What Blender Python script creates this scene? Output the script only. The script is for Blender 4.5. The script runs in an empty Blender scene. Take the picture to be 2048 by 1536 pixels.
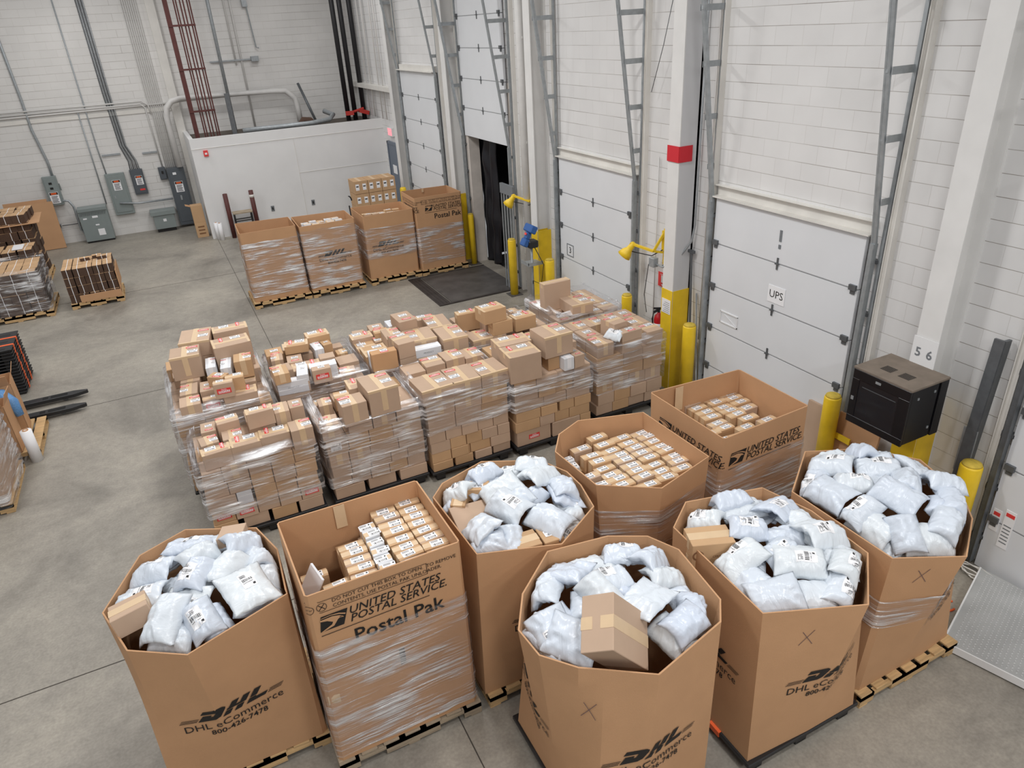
import bpy, bmesh, math, random
from mathutils import Vector, Matrix, noise
PI = math.pi
random.seed(11)
C = bpy.context.scene.collection
scn = bpy.context.scene

# ---------------------------------------------------------------- camera
def make_camera():
    yaw, pitch, roll = math.radians(24.914), math.radians(27.086), math.radians(-3.571)
    f = Vector((math.cos(pitch)*math.sin(yaw), math.cos(pitch)*math.cos(yaw), -math.sin(pitch)))
    r = Vector((math.cos(yaw), -math.sin(yaw), 0)); u = r.cross(f)
    c, s = math.cos(roll), math.sin(roll)
    r2 = r*c + u*s; u2 = u*c - r*s
    cam = bpy.data.cameras.new('camera'); o = bpy.data.objects.new('camera', cam); C.objects.link(o)
    M = Matrix(((r2.x, u2.x, -f.x, 0), (r2.y, u2.y, -f.y, 0), (r2.z, u2.z, -f.z, 5.3), (0, 0, 0, 1)))
    o.matrix_world = M
    cam.sensor_width = 36; cam.lens = 1419.68/2048*36
    cam.clip_start = .05; cam.clip_end = 200
    scn.camera = o
make_camera()
# ---------------------------------------------------------------- light
scn.view_settings.view_transform = 'Standard'
scn.view_settings.look = 'None'
scn.view_settings.exposure = -0.08
scn.view_settings.gamma = 1
scn.view_settings.use_curve_mapping = False
w = bpy.data.worlds.new('world'); scn.world = w; w.use_nodes = True
w.node_tree.nodes['Background'].inputs[0].default_value = (.985, .99, 1, 1)
w.node_tree.nodes['Background'].inputs[1].default_value = .38
def lamp(name, loc, power, sx=1.4, sy=.5):
    l = bpy.data.lights.new(name, 'AREA'); l.shape = 'RECTANGLE'; l.size = sx; l.size_y = sy
    l.energy = power; l.color = (1, .99, .98)
    o = bpy.data.objects.new(name, l); C.objects.link(o); o.location = loc
    return o
LAMPS = [(2.2, .5, 7.6, 150), (2.2, 6.5, 7.6, 185), (2.2, 12.0, 7.6, 185), (2.2, 17.5, 7.6, 145), (-3.5, 3, 7.6, 120), (.5, -4.5, 7.6, 260), (4.5, -4.0, 7.6, 160),  # last two here: unseen fill lamps behind the camera, added to brighten bin sides
         (-3.5, 9.5, 7.6, 130), (-3.5, 16, 7.6, 130), (-1.0, 21.8, 7.6, 110), (4.2, 21.5, 7.6, 60)]
for x, y, z, p in LAMPS: lamp('high_bay_and_fill_lamp', (x, y, z), p)

# ---------------------------------------------------------------- materials
MATS = {}
def nt(name):
    m = bpy.data.materials.new(name); m.use_nodes = True
    n = m.node_tree.nodes; return m, n, m.node_tree.links, n['Principled BSDF']
def srgb(c):
    f = lambda v: v/12.92 if v <= .04045 else ((v+.055)/1.055)**2.4
    return tuple(f(v/255) for v in c) + (1,)
def mat(name, col, rough=.6, metal=0, vary=0, nscale=6, bump=0, bscale=30, rnd=0, spec=.5, stretch=None):
    if name in MATS: return MATS[name]
    m, n, l, b = nt(name)
    col = srgb(col)
    b.inputs['Base Color'].default_value = col; b.inputs['Roughness'].default_value = rough
    b.inputs['Metallic'].default_value = metal; b.inputs['Specular IOR Level'].default_value = spec
    tc = n.new('ShaderNodeTexCoord')
    vec = tc.outputs['Object']
    if stretch:
        mp = n.new('ShaderNodeMapping'); mp.inputs['Scale'].default_value = stretch
        l.new(vec, mp.inputs[0]); vec = mp.outputs[0]
    src = None
    if vary:
        t = n.new('ShaderNodeTexNoise'); t.inputs['Scale'].default_value = nscale; t.inputs['Detail'].default_value = 5
        l.new(vec, t.inputs['Vector'])
        r = n.new('ShaderNodeMapRange'); r.inputs[1].default_value = .3; r.inputs[2].default_value = .7
        r.inputs[3].default_value = 1-vary; r.inputs[4].default_value = 1+vary*.6
        l.new(t.outputs['Fac'], r.inputs[0]); src = r.outputs[0]
    if rnd:
        oi = n.new('ShaderNodeObjectInfo')
        r2 = n.new('ShaderNodeMapRange'); r2.inputs[3].default_value = 1-rnd; r2.inputs[4].default_value = 1+rnd*.5
        l.new(oi.outputs['Random'], r2.inputs[0])
        if src:
            mm = n.new('ShaderNodeMath'); mm.operation = 'MULTIPLY'; l.new(src, mm.inputs[0]); l.new(r2.outputs[0], mm.inputs[1]); src = mm.outputs[0]
        else: src = r2.outputs[0]
    if src:
        mx = n.new('ShaderNodeVectorMath'); mx.operation = 'SCALE'; mx.inputs[0].default_value = col[:3]
        l.new(src, mx.inputs['Scale']); l.new(mx.outputs[0], b.inputs['Base Color'])
    if bump:
        t = n.new('ShaderNodeTexNoise'); t.inputs['Scale'].default_value = bscale; t.inputs['Detail'].default_value = 4
        l.new(vec, t.inputs['Vector'])
        bp = n.new('ShaderNodeBump'); bp.inputs['Strength'].default_value = bump; bp.inputs['Distance'].default_value = .01
        l.new(t.outputs['Fac'], bp.inputs['Height']); l.new(bp.outputs[0], b.inputs['Normal'])
    MATS[name] = m; return m
def block_wall_mat(name, col, mortar, axis):
    m, n, l, b = nt(name)
    tc = n.new('ShaderNodeTexCoord'); sp = n.new('ShaderNodeSeparateXYZ'); cb = n.new('ShaderNodeCombineXYZ')
    l.new(tc.outputs['Object'], sp.inputs[0]); l.new(sp.outputs[axis], cb.inputs[0]); l.new(sp.outputs[2], cb.inputs[1])
    br = n.new('ShaderNodeTexBrick'); l.new(cb.outputs[0], br.inputs['Vector'])
    br.inputs['Scale'].default_value = 1; br.inputs['Brick Width'].default_value = .4064; br.inputs['Row Height'].default_value = .2032
    br.inputs['Mortar Size'].default_value = .004; br.inputs['Mortar Smooth'].default_value = .4; br.inputs['Bias'].default_value = 0
    br.inputs['Color1'].default_value = srgb(col); br.inputs['Color2'].default_value = srgb(tuple(c-4 for c in col)); br.inputs['Mortar'].default_value = srgb(mortar)
    b2 = n.new('ShaderNodeTexBrick'); l.new(cb.outputs[0], b2.inputs['Vector']); b2.inputs['Scale'].default_value = 1; b2.inputs['Brick Width'].default_value = 500; b2.inputs['Row Height'].default_value = .2032
    b2.inputs['Mortar Size'].default_value = .0035; b2.inputs['Mortar Smooth'].default_value = .3; b2.inputs['Color1'].default_value = (1, 1, 1, 1); b2.inputs['Color2'].default_value = (1, 1, 1, 1)
    sx = n.new('ShaderNodeTexNoise'); sx.inputs['Scale'].default_value = .9; sx.inputs['Detail'].default_value = 4; l.new(tc.outputs['Object'], sx.inputs[0])
    sr = n.new('ShaderNodeValToRGB'); sr.color_ramp.elements[0].position = .38; sr.color_ramp.elements[0].color = (.42, .38, .35, 1); sr.color_ramp.elements[1].position = .62; sr.color_ramp.elements[1].color = (.9, .89, .88, 1)
    l.new(sx.outputs[0], sr.inputs[0]); l.new(sr.outputs[0], b2.inputs['Mortar'])
    mb = n.new('ShaderNodeVectorMath'); mb.operation = 'MULTIPLY'; l.new(br.outputs['Color'], mb.inputs[0]); l.new(b2.outputs['Color'], mb.inputs[1])
    no = n.new('ShaderNodeTexNoise'); no.inputs['Scale'].default_value = 1.3; no.inputs['Detail'].default_value = 6; l.new(tc.outputs['Object'], no.inputs[0])
    r = n.new('ShaderNodeMapRange'); r.inputs[1].default_value = .3; r.inputs[2].default_value = .75; r.inputs[3].default_value = .93; r.inputs[4].default_value = 1.03
    l.new(no.outputs[0], r.inputs[0])
    mx = n.new('ShaderNodeVectorMath'); mx.operation = 'SCALE'; l.new(mb.outputs[0], mx.inputs[0]); l.new(r.outputs[0], mx.inputs['Scale'])
    l.new(mx.outputs[0], b.inputs['Base Color']); b.inputs['Roughness'].default_value = .55
    n2 = n.new('ShaderNodeTexNoise'); n2.inputs['Scale'].default_value = 45; l.new(tc.outputs['Object'], n2.inputs[0])
    ad = n.new('ShaderNodeMath'); ad.operation = 'MULTIPLY_ADD'; ad.inputs[1].default_value = -1.0; l.new(br.outputs['Fac'], ad.inputs[0])
    sc = n.new('ShaderNodeMath'); sc.operation = 'MULTIPLY'; sc.inputs[1].default_value = .25; l.new(n2.outputs[0], sc.inputs[0]); l.new(sc.outputs[0], ad.inputs[2])
    bp = n.new('ShaderNodeBump'); bp.inputs['Strength'].default_value = .35; bp.inputs['Distance'].default_value = .005
    l.new(ad.outputs[0], bp.inputs['Height']); l.new(bp.outputs[0], b.inputs['Normal'])
    MATS[name] = m; return m
def floor_mat():
    m, n, l, b = nt('sealed_concrete')
    tc = n.new('ShaderNodeTexCoord')
    mp = n.new('ShaderNodeMapping'); mp.inputs['Rotation'].default_value = (0, 0, .5); l.new(tc.outputs['Object'], mp.inputs[0])
    a = n.new('ShaderNodeTexNoise'); a.inputs['Scale'].default_value = .55; a.inputs['Detail'].default_value = 8; a.inputs['Roughness'].default_value = .62; a.inputs['Distortion'].default_value = .6
    l.new(mp.outputs[0], a.inputs[0])
    cr = n.new('ShaderNodeValToRGB'); e = cr.color_ramp.elements
    e[0].position = .28; e[0].color = srgb((114, 109, 101)); e[1].position = .74; e[1].color = srgb((173, 166, 153))
    k = cr.color_ramp.elements.new(.47); k.color = srgb((148, 142, 132)); l.new(a.outputs[0], cr.inputs[0])
    f = n.new('ShaderNodeTexNoise'); f.inputs['Scale'].default_value = 9; f.inputs['Detail'].default_value = 8; l.new(tc.outputs['Object'], f.inputs[0])
    r = n.new('ShaderNodeMapRange'); r.inputs[1].default_value = .3; r.inputs[2].default_value = .7; r.inputs[3].default_value = .9; r.inputs[4].default_value = 1.08; l.new(f.outputs[0], r.inputs[0])
    v = n.new('ShaderNodeTexNoise'); v.inputs['Scale'].default_value = 38; v.inputs['Detail'].default_value = 3; l.new(tc.outputs['Object'], v.inputs[0])
    rv = n.new('ShaderNodeMapRange'); rv.inputs[1].default_value = .3; rv.inputs[2].default_value = .7; rv.inputs[3].default_value = .88; rv.inputs[4].default_value = 1.1; l.new(v.outputs[0], rv.inputs[0])
    mu = n.new('ShaderNodeMath'); mu.operation = 'MULTIPLY'; l.new(r.outputs[0], mu.inputs[0]); l.new(rv.outputs[0], mu.inputs[1])
    mx = n.new('ShaderNodeVectorMath'); mx.operation = 'SCALE'; l.new(cr.outputs[0], mx.inputs[0]); l.new(mu.outputs[0], mx.inputs['Scale'])
    l.new(mx.outputs[0], b.inputs['Base Color'])
    rr = n.new('ShaderNodeMapRange'); rr.inputs[3].default_value = .38; rr.inputs[4].default_value = .62; l.new(a.outputs[0], rr.inputs[0]); l.new(rr.outputs[0], b.inputs['Roughness'])
    bp = n.new('ShaderNodeBump'); bp.inputs['Strength'].default_value = .08; bp.inputs['Distance'].default_value = .01; l.new(f.outputs[0], bp.inputs['Height']); l.new(bp.outputs[0], b.inputs['Normal'])
    return m
def film_mat():
    m, n, l, b = nt('stretch_film')
    out = [x for x in n if x.type == 'OUTPUT_MATERIAL'][0]; n.remove(b)
    tc = n.new('ShaderNodeTexCoord')
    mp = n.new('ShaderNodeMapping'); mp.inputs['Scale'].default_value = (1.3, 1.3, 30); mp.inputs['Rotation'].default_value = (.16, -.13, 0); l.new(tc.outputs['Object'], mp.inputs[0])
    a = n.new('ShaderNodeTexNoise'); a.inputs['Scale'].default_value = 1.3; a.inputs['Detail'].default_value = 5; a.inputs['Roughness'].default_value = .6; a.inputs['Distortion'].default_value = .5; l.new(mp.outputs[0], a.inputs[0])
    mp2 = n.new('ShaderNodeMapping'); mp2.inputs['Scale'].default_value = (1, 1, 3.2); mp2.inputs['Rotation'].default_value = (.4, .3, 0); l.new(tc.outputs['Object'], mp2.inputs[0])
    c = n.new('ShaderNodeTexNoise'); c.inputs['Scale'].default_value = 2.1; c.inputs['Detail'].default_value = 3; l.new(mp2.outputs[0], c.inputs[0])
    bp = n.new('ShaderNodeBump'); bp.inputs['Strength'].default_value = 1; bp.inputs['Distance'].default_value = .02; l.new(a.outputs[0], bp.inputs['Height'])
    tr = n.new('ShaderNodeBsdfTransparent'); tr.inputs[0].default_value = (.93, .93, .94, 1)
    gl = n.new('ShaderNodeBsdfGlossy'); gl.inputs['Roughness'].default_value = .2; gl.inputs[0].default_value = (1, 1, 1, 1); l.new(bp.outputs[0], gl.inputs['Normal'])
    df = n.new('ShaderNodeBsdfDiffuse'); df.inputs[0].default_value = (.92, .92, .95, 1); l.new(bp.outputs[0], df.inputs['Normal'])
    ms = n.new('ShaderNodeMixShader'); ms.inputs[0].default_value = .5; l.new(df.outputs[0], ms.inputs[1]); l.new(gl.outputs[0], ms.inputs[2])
    # bunched folds are denser; noise mask also paints their highlights as white streaks
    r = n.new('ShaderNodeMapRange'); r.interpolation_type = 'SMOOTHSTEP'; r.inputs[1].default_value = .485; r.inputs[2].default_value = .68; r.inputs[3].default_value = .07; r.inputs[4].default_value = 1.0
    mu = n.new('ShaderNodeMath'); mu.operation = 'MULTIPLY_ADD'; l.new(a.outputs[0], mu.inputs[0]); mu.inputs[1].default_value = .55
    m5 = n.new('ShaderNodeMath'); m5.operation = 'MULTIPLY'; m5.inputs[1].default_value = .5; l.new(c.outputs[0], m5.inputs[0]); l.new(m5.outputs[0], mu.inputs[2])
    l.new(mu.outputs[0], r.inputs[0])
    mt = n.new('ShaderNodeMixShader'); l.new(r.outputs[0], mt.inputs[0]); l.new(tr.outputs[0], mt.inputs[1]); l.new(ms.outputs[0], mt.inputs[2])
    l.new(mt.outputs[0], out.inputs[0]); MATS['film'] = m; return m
M = {}
def setup_mats():
    M['floor'] = floor_mat()
    M['block_r'] = block_wall_mat('painted_block_side', (226, 225, 224), (213, 211, 209), 1)
    M['block_b'] = block_wall_mat('painted_block_back', (224, 222, 219), (211, 208, 204), 0)
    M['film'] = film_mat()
    M['kraft'] = mat('kraft_board', (196, 153, 115), .75, vary=.05, nscale=3, bump=.12, bscale=120, rnd=.05, spec=.25)
    M['kraft_in'] = mat('kraft_board_inside', (190, 147, 108), .78, vary=.06, nscale=3, bump=.1, bscale=90, spec=.2)
    M['carton'] = mat('carton_board', (193, 166, 143), .72, vary=.04, nscale=5, rnd=.08, spec=.25)
    M['carton_tan'] = mat('carton_board_tan', (198, 162, 124), .72, vary=.04, nscale=5, rnd=.08, spec=.25)
    M['carton_orange'] = mat('carton_board_orange', (198, 156, 116), .72, vary=.04, nscale=5, rnd=.05, spec=.25)
    M['carton_white'] = mat('carton_board_white', (222, 224, 228), .6, vary=.02, rnd=.03)
    M['tape'] = mat('paper_tape', (214, 186, 150), .45, vary=.04, nscale=12, spec=.5)
    M['ink'] = mat('black_ink', (24, 22, 22), .6)
    M['label'] = mat('label_white', (240, 240, 242), .5)
    M['red'] = mat('sticker_red', (224, 62, 60), .5)
    M['wood'] = mat('pallet_wood', (205, 170, 122), .8, vary=.25, nscale=5, bump=.4, bscale=20, stretch=(1, 9, 9), rnd=.1)
    M['wood2'] = mat('pallet_wood_grey', (166, 150, 128), .85, vary=.3, nscale=5, bump=.4, bscale=20, stretch=(1, 9, 9))
    M['blackp'] = mat('black_plastic', (34, 34, 36), .45, vary=.1)
    M['white'] = mat('white_paint', (228, 228, 228), .45, vary=.03, nscale=2)
    M['doorw'] = mat('door_white', (224, 226, 229), .35, vary=.03, nscale=1.5, bump=.03, bscale=6)
    M['cream'] = mat('cream_steel', (222, 219, 213), .5, vary=.08, nscale=3)
    M['galv'] = mat('galvanised', (164, 169, 172), .45, .4, vary=.15, nscale=14)
    M['steel'] = mat('dark_steel', (104, 107, 110), .45, .4, vary=.15, nscale=14)
    M['yellow'] = mat('safety_yellow', (238, 200, 40), .42, vary=.1, nscale=5, bump=.1, bscale=25)
    M['boxgrey'] = mat('enclosure_grey', (134, 143, 142), .45, vary=.04)
    M['boxdark'] = mat('enclosure_dark', (84, 90, 96), .4, vary=.05)
    M['redpost'] = mat('oxide_red_steel', (88, 44, 40), .6, vary=.2, nscale=8)
    M['blackpipe'] = mat('black_pipe', (34, 33, 36), .5, vary=.2, nscale=8)
    M['pipew'] = mat('painted_pipe', (212, 210, 207), .45, vary=.06)
    M['poly'] = None
    M['blacksat'] = mat('satin_black', (22, 22, 26), .35)
    M['dust'] = mat('dusty_top', (122, 110, 98), .85, vary=.15, nscale=8)
    M['rubber'] = mat('dock_curtain', (30, 30, 36), .35, bump=.8, bscale=5)
    M['orange'] = mat('orange_plastic', (232, 98, 44), .5)
    M['plate'] = mat('worn_steel_plate', (92, 89, 87), .5, .3, vary=.3, nscale=3, bump=.1, bscale=60)
    M['grey'] = mat('grey_board', (118, 122, 126), .6)
    m, n, l, b = nt('poly_mailer'); MATS['poly'] = m; M['poly'] = m
    b.inputs['Roughness'].default_value = .3; b.inputs['Specular IOR Level'].default_value = .5
    oi = n.new('ShaderNodeObjectInfo'); cr = n.new('ShaderNodeValToRGB'); e = cr.color_ramp.elements
    e[0].color = srgb((204, 213, 227)); e[1].color = srgb((220, 226, 230)); l.new(oi.outputs['Random'], cr.inputs[0]); l.new(cr.outputs[0], b.inputs['Base Color'])
    tc = n.new('ShaderNodeTexCoord'); mp = n.new('ShaderNodeMapping'); mp.inputs['Scale'].default_value = (3, 9, 5); l.new(tc.outputs['Object'], mp.inputs[0])
    t = n.new('ShaderNodeTexNoise'); t.inputs['Scale'].default_value = 1.4; t.inputs['Detail'].default_value = 3; t.inputs['Distortion'].default_value = 1.6; l.new(mp.outputs[0], t.inputs[0])
    bp = n.new('ShaderNodeBump'); bp.inputs['Strength'].default_value = .4; bp.inputs['Distance'].default_value = .02; l.new(t.outputs[0], bp.inputs['Height']); l.new(bp.outputs[0], b.inputs['Normal'])
setup_mats()

# ---------------------------------------------------------------- geometry helpers
class MB:
    """collects shapes that become ONE mesh object"""
    def __init__(s): s.v = []; s.f = []; s.m = []; s.mi = 0
    def add(s, vs, fs):
        k = len(s.v); s.v += [tuple(p) for p in vs]; s.f += [tuple(i+k for i in f) for f in fs]; s.m += [s.mi]*len(fs); return s
    def box(s, x0, x1, y0, y1, z0, z1, rot=0, c=None):
        vs = [(x, y, z) for z in (z0, z1) for x, y in ((x0, y0), (x1, y0), (x1, y1), (x0, y1))]
        if rot:
            cx, cy = c if c else ((x0+x1)/2, (y0+y1)/2); cs, sn = math.cos(rot), math.sin(rot)
            vs = [(cx+(x-cx)*cs-(y-cy)*sn, cy+(x-cx)*sn+(y-cy)*cs, z) for x, y, z in vs]
        return s.add(vs, [(3, 2, 1, 0), (4, 5, 6, 7), (0, 1, 5, 4), (1, 2, 6, 5), (2, 3, 7, 6), (3, 0, 4, 7)])
    def obox(s, Mx, sx, sy, sz):
        vs = [Mx @ Vector((x*sx/2, y*sy/2, z*sz/2)) for z in (-1, 1) for x, y in ((-1, -1), (1, -1), (1, 1), (-1, 1))]
        return s.add(vs, [(3, 2, 1, 0), (4, 5, 6, 7), (0, 1, 5, 4), (1, 2, 6, 5), (2, 3, 7, 6), (3, 0, 4, 7)])
    def bar(s, a, b, w_, h_=None):
        h_ = h_ or w_; a = Vector(a); b = Vector(b); d = b-a; L = d.length
        q = d.to_track_quat('X', 'Z').to_matrix().to_4x4(); return s.obox(Matrix.Translation((a+b)/2) @ q, L, w_, h_)
    def tube(s, pts, r, n=8, cap=True):
        pts = [Vector(p) for p in pts]; rings = []; up = None
        for i, p in enumerate(pts):
            d = (pts[min(i+1, len(pts)-1)]-pts[max(i-1, 0)]).normalized()
            if up is None: up = Vector((0, 0, 1)) if abs(d.z) < .9 else Vector((1, 0, 0))
            a = d.cross(up).normalized(); b2 = d.cross(a).normalized(); up = -b2 if False else up
            if abs(d.dot(up)) > .95: up = a
            rr = r[i] if isinstance(r, (list, tuple)) else r
            rings.append([p+a*math.cos(2*PI*k/n)*rr+b2*math.sin(2*PI*k/n)*rr for k in range(n)])
        vs = [v for R in rings for v in R]; fs = []
        for i in range(len(rings)-1):
            for k in range(n): fs.append((i*n+k, i*n+(k+1) % n, (i+1)*n+(k+1) % n, (i+1)*n+k))
        if cap: fs.append(tuple(range(n-1, -1, -1))); fs.append(tuple((len(rings)-1)*n+k for k in range(n)))
        return s.add(vs, fs)
    def lathe(s, prof, c=(0, 0, 0), n=24):
        vs = []; fs = []
        for r, z in prof:
            for k in range(n): vs.append((c[0]+math.cos(2*PI*k/n)*r, c[1]+math.sin(2*PI*k/n)*r, c[2]+z))
        for i in range(len(prof)-1):
            for k in range(n): fs.append((i*n+k, i*n+(k+1) % n, (i+1)*n+(k+1) % n, (i+1)*n+k))
        fs.append(tuple(range(n-1, -1, -1))); fs.append(tuple((len(prof)-1)*n+k for k in range(n)))
        return s.add(vs, fs)
    def mesh(s, name, mats, smooth=False, bevel=0):
        me = bpy.data.meshes.new(name); me.from_pydata(s.v, [], s.f)
        for m_ in (mats if isinstance(mats, list) else [mats]): me.materials.append(m_)
        if isinstance(mats, list):
            for p, i in zip(me.polygons, s.m): p.material_index = i
        bm = bmesh.new(); bm.from_mesh(me)
        bmesh.ops.recalc_face_normals(bm, faces=bm.faces)
        if bevel: bmesh.ops.bevel(bm, geom=bm.edges[:], offset=bevel, segments=1, affect='EDGES', clamp_overlap=True)
        bm.to_mesh(me); bm.free()
        if smooth:
            for p in me.polygons: p.use_smooth = True
        return me
    def build(s, name, mats, parent=None, smooth=False, bevel=0, loc=None):
        return link(name, s.mesh(name, mats, smooth, bevel), parent, loc)
def link(name, me, parent=None, loc=None, rot=None, scale=None):
    o = bpy.data.objects.new(name, me); C.objects.link(o)
    if parent: o.parent = parent
    if loc is not None: o.location = loc
    if rot is not None: o.rotation_euler = rot
    if scale is not None: o.scale = scale
    return o
def tag(o, label, cat, group=None, kind=None):
    if label: o['label'] = label
    if cat: o['category'] = cat
    if group: o['group'] = group
    if kind: o['kind'] = kind
    return o
def thing(name, label, cat, loc=(0, 0, 0), rz=0, group=None):
    o = bpy.data.objects.new(name, None); C.objects.link(o); o.location = loc; o.rotation_euler = (0, 0, rz)
    o.empty_display_size = .1
    return tag(o, label, cat, group)
def structure(o, label=None): return tag(o, label, None, None, 'structure')
TX = {}
def text_geo(s, size=1, shear=0, align='CENTER', bold=0, space=1):
    k = (s, shear, align, bold, space)
    if k not in TX:
        c = bpy.data.curves.new('t', 'FONT'); c.body = s; c.size = 1; c.align_x = align; c.align_y = 'CENTER'; c.shear = shear
        c.resolution_u = 2; c.offset = bold; c.space_character = space
        o = bpy.data.objects.new('t', c); me = bpy.data.meshes.new_from_object(o)
        TX[k] = ([tuple(v.co[:2]) for v in me.vertices], [tuple(p.vertices) for p in me.polygons])
        bpy.data.objects.remove(o); bpy.data.meshes.remove(me)
    v, f = TX[k]; return [(x*size, y*size) for x, y in v], f
def flat(polys):
    v = []; f = []
    for p in polys: k = len(v); v += p; f.append(tuple(range(k, k+len(p))))
    return v, f
def join2(*gs):
    v = []; f = []
    for (a, b) in gs: k = len(v); v += a; f += [tuple(i+k for i in q) for q in b]
    return v, f
def shift(g, dx, dy, s=1): return [(x*s+dx, y*s+dy) for x, y in g[0]], g[1]
def decal(name, g, fn, material, parent=None, fine=.06):
    """flat print g=(verts2d,faces) mapped to 3D by fn(u,v) and wrapped over its surface"""
    bm = bmesh.new(); vs = [bm.verts.new((x, y, 0)) for x, y in g[0]]
    for q in g[1]:
        try: bm.faces.new([vs[i] for i in q])
        except ValueError: pass
    bmesh.ops.triangulate(bm, faces=bm.faces[:])
    for _ in range(3):
        e = [e for e in bm.edges if e.calc_length() > fine]
        if not e: break
        bmesh.ops.subdivide_edges(bm, edges=e, cuts=1); bmesh.ops.triangulate(bm, faces=bm.faces[:])
    for v in bm.verts: v.co = fn(v.co.x, v.co.y)
    me = bpy.data.meshes.new(name); bm.to_mesh(me); bm.free(); me.materials.append(material)
    return link(name, me, parent)

ORD = ['first', 'second', 'third', 'fourth', 'fifth', 'sixth', 'seventh', 'eighth', 'ninth', 'tenth', 'eleventh', 'twelfth', 'thirteenth', 'fourteenth', 'fifteenth']
# ================================================================ the setting
WX = 6.68          # plane of the dock wall
WY = 25.2          # plane of the end wall
HT = 8.6
structure(MB().box(-14, WX+.3, -5, WY+.3, -.2, 0).build('floor', M['floor']))
fj = MB()
for y in (6.2, 12.5, 18.75): fj.box(-14, WX, y-.006, y+.006, 0, .0015)
for x in (1.17,): fj.box(x-.005, x+.005, -5, WY, 0, .0015)
structure(fj.build('trim_1', mat('joint_dark', (72, 66, 60), .9)))
wl = MB()
D1a, D1b, D1h = 13.62, 16.0, 3.0      # the open dock door
wl.box(WX, WX+.3, -5, D1a, 0, HT).box(WX, WX+.3, D1b, WY+.3, 0, HT).box(WX, WX+.3, D1a, D1b, D1h+1.2, HT)
structure(wl.build('wall_right', M['block_r']))
structure(MB().box(-14, WX, WY, WY+.3, 0, HT).build('wall_back', M['block_b']))
# the corner store: a low white box room with an open top
OX, OY, OZ = 1.06, 22.72, 2.83
of = MB().box(OX, WX, OY, OY+.12, 0, OZ).box(OX, OX+.12, OY+.12, WY, 0, OZ)
structure(of.build('wall_office', M['white']))
structure(MB().box(OX+.12, WX, OY+.12, WY, OZ-.3, OZ-.12).build('ceiling_office', mat('dusty_deck', (92, 84, 76), .9, vary=.2, nscale=4)))
tr = MB().box(OX-.01, WX, OY-.012, OY, 2.55, 2.558).box(3.9, 3.908, OY-.012, OY, 0, 2.55).box(3.9, WX, OY-.012, OY, 1.55, 1.556)
structure(tr.build('trim_2', M['cream']))

# ---- columns of the dock wall
def column(y, n, w_=.24):
    c = MB()
    c.box(6.36, 6.375, y-w_/2, y+w_/2, 0, HT).box(6.375, WX, y-.012, y+.012, 0, HT).box(6.645, WX, y-w_/2, y+w_/2, 0, HT)
    structure(c.build('trim_%d' % n, mat('column_paint', (224, 223, 221), .5, vary=.05, nscale=3)))
    if n != 15:
        b = MB().box(6.352, 6.36, y-w_/2-.004, y+w_/2+.004, 0, 1.62).box(6.37, 6.66, y-w_/2-.004, y-w_/2+.004, 0, 1.62).box(6.376, 6.64, y-.02, y-.013, 0, 1.62)
        tag(b.build('column_guard', M['yellow']), {11: 'yellow painted steel guard around column base below the black cabinet',
            12: 'yellow painted steel guard at column base beside the fire extinguisher', 13: 'yellow guard at column base behind the blue scanner stand',
            14: 'yellow guard at column base behind the tall far postal box'}[n], 'column guard', 'yellow column guards')
for y, n in ((3.97, 11), (8.02, 12), (12.2, 13), (16.3, 14), (20.45, 15)): column(y, n)
# near-side web cover on the taped column, its shade painted as a greyer tone
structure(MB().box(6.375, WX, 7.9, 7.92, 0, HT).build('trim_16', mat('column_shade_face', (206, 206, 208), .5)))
t = MB().box(6.345, 6.352, 7.895, 8.145, 3.46, 3.67).box(6.352, 6.57, 7.885, 7.893, 3.46, 3.67)
tag(t.build('red_tape_band', mat('tape_red', (206, 40, 52), .6)), 'red tape wrapped round the white column left of the tall near door', 'tape')

# ---- sectional dock doors
def dock_door(n, y0, y1, z0=0, ph=.61, np=5, label=None, marks=True):
    d = thing('door_%d' % n, label, None, (0, 0, 0)); d['kind'] = 'structure'
    for k in range(np):
        a = z0+k*ph
        p = MB().box(6.6, 6.645, y0, y1, a+.006, a+ph-.006)
        p.build('door_panel', M['doorw'], d, bevel=.004)
    for k in range(1, np):
        a = z0+k*ph
        MB().box(6.601, 6.63, y0+.02, y1-.02, a-.0065, a+.0065).build('panel_seam', mat('seam_grey', (150, 152, 154), .6), d)
        for yy in (y0+.06, (y0+y1)/2, y1-.06):
            h = MB().box(6.588, 6.6, yy-.03, yy+.03, a-.06, a+.02).bar((6.585, yy-.035, a), (6.585, yy+.035, a), .018)
            if yy != (y0+y1)/2: h.box(6.57, 6.6, yy-.045, yy+.045, a-.012, a+.05)
            else: h = MB().box(6.588, 6.6, yy-.012, yy+.012, a-.075, a+.075).bar((6.585, yy-.03, a), (6.585, yy+.03, a), .016)
            h.build('hinge', M['steel'], d)
    return d
dock_door(5, .7, 3.1); d3 = dock_door(4, 5.02, 7.38); dock_door(3, 9.28, 11.6); dock_door(1, 17.52, 20.2, np=7)
dock_door(2, 13.7, 15.92, z0=3.0, np=5)
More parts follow.
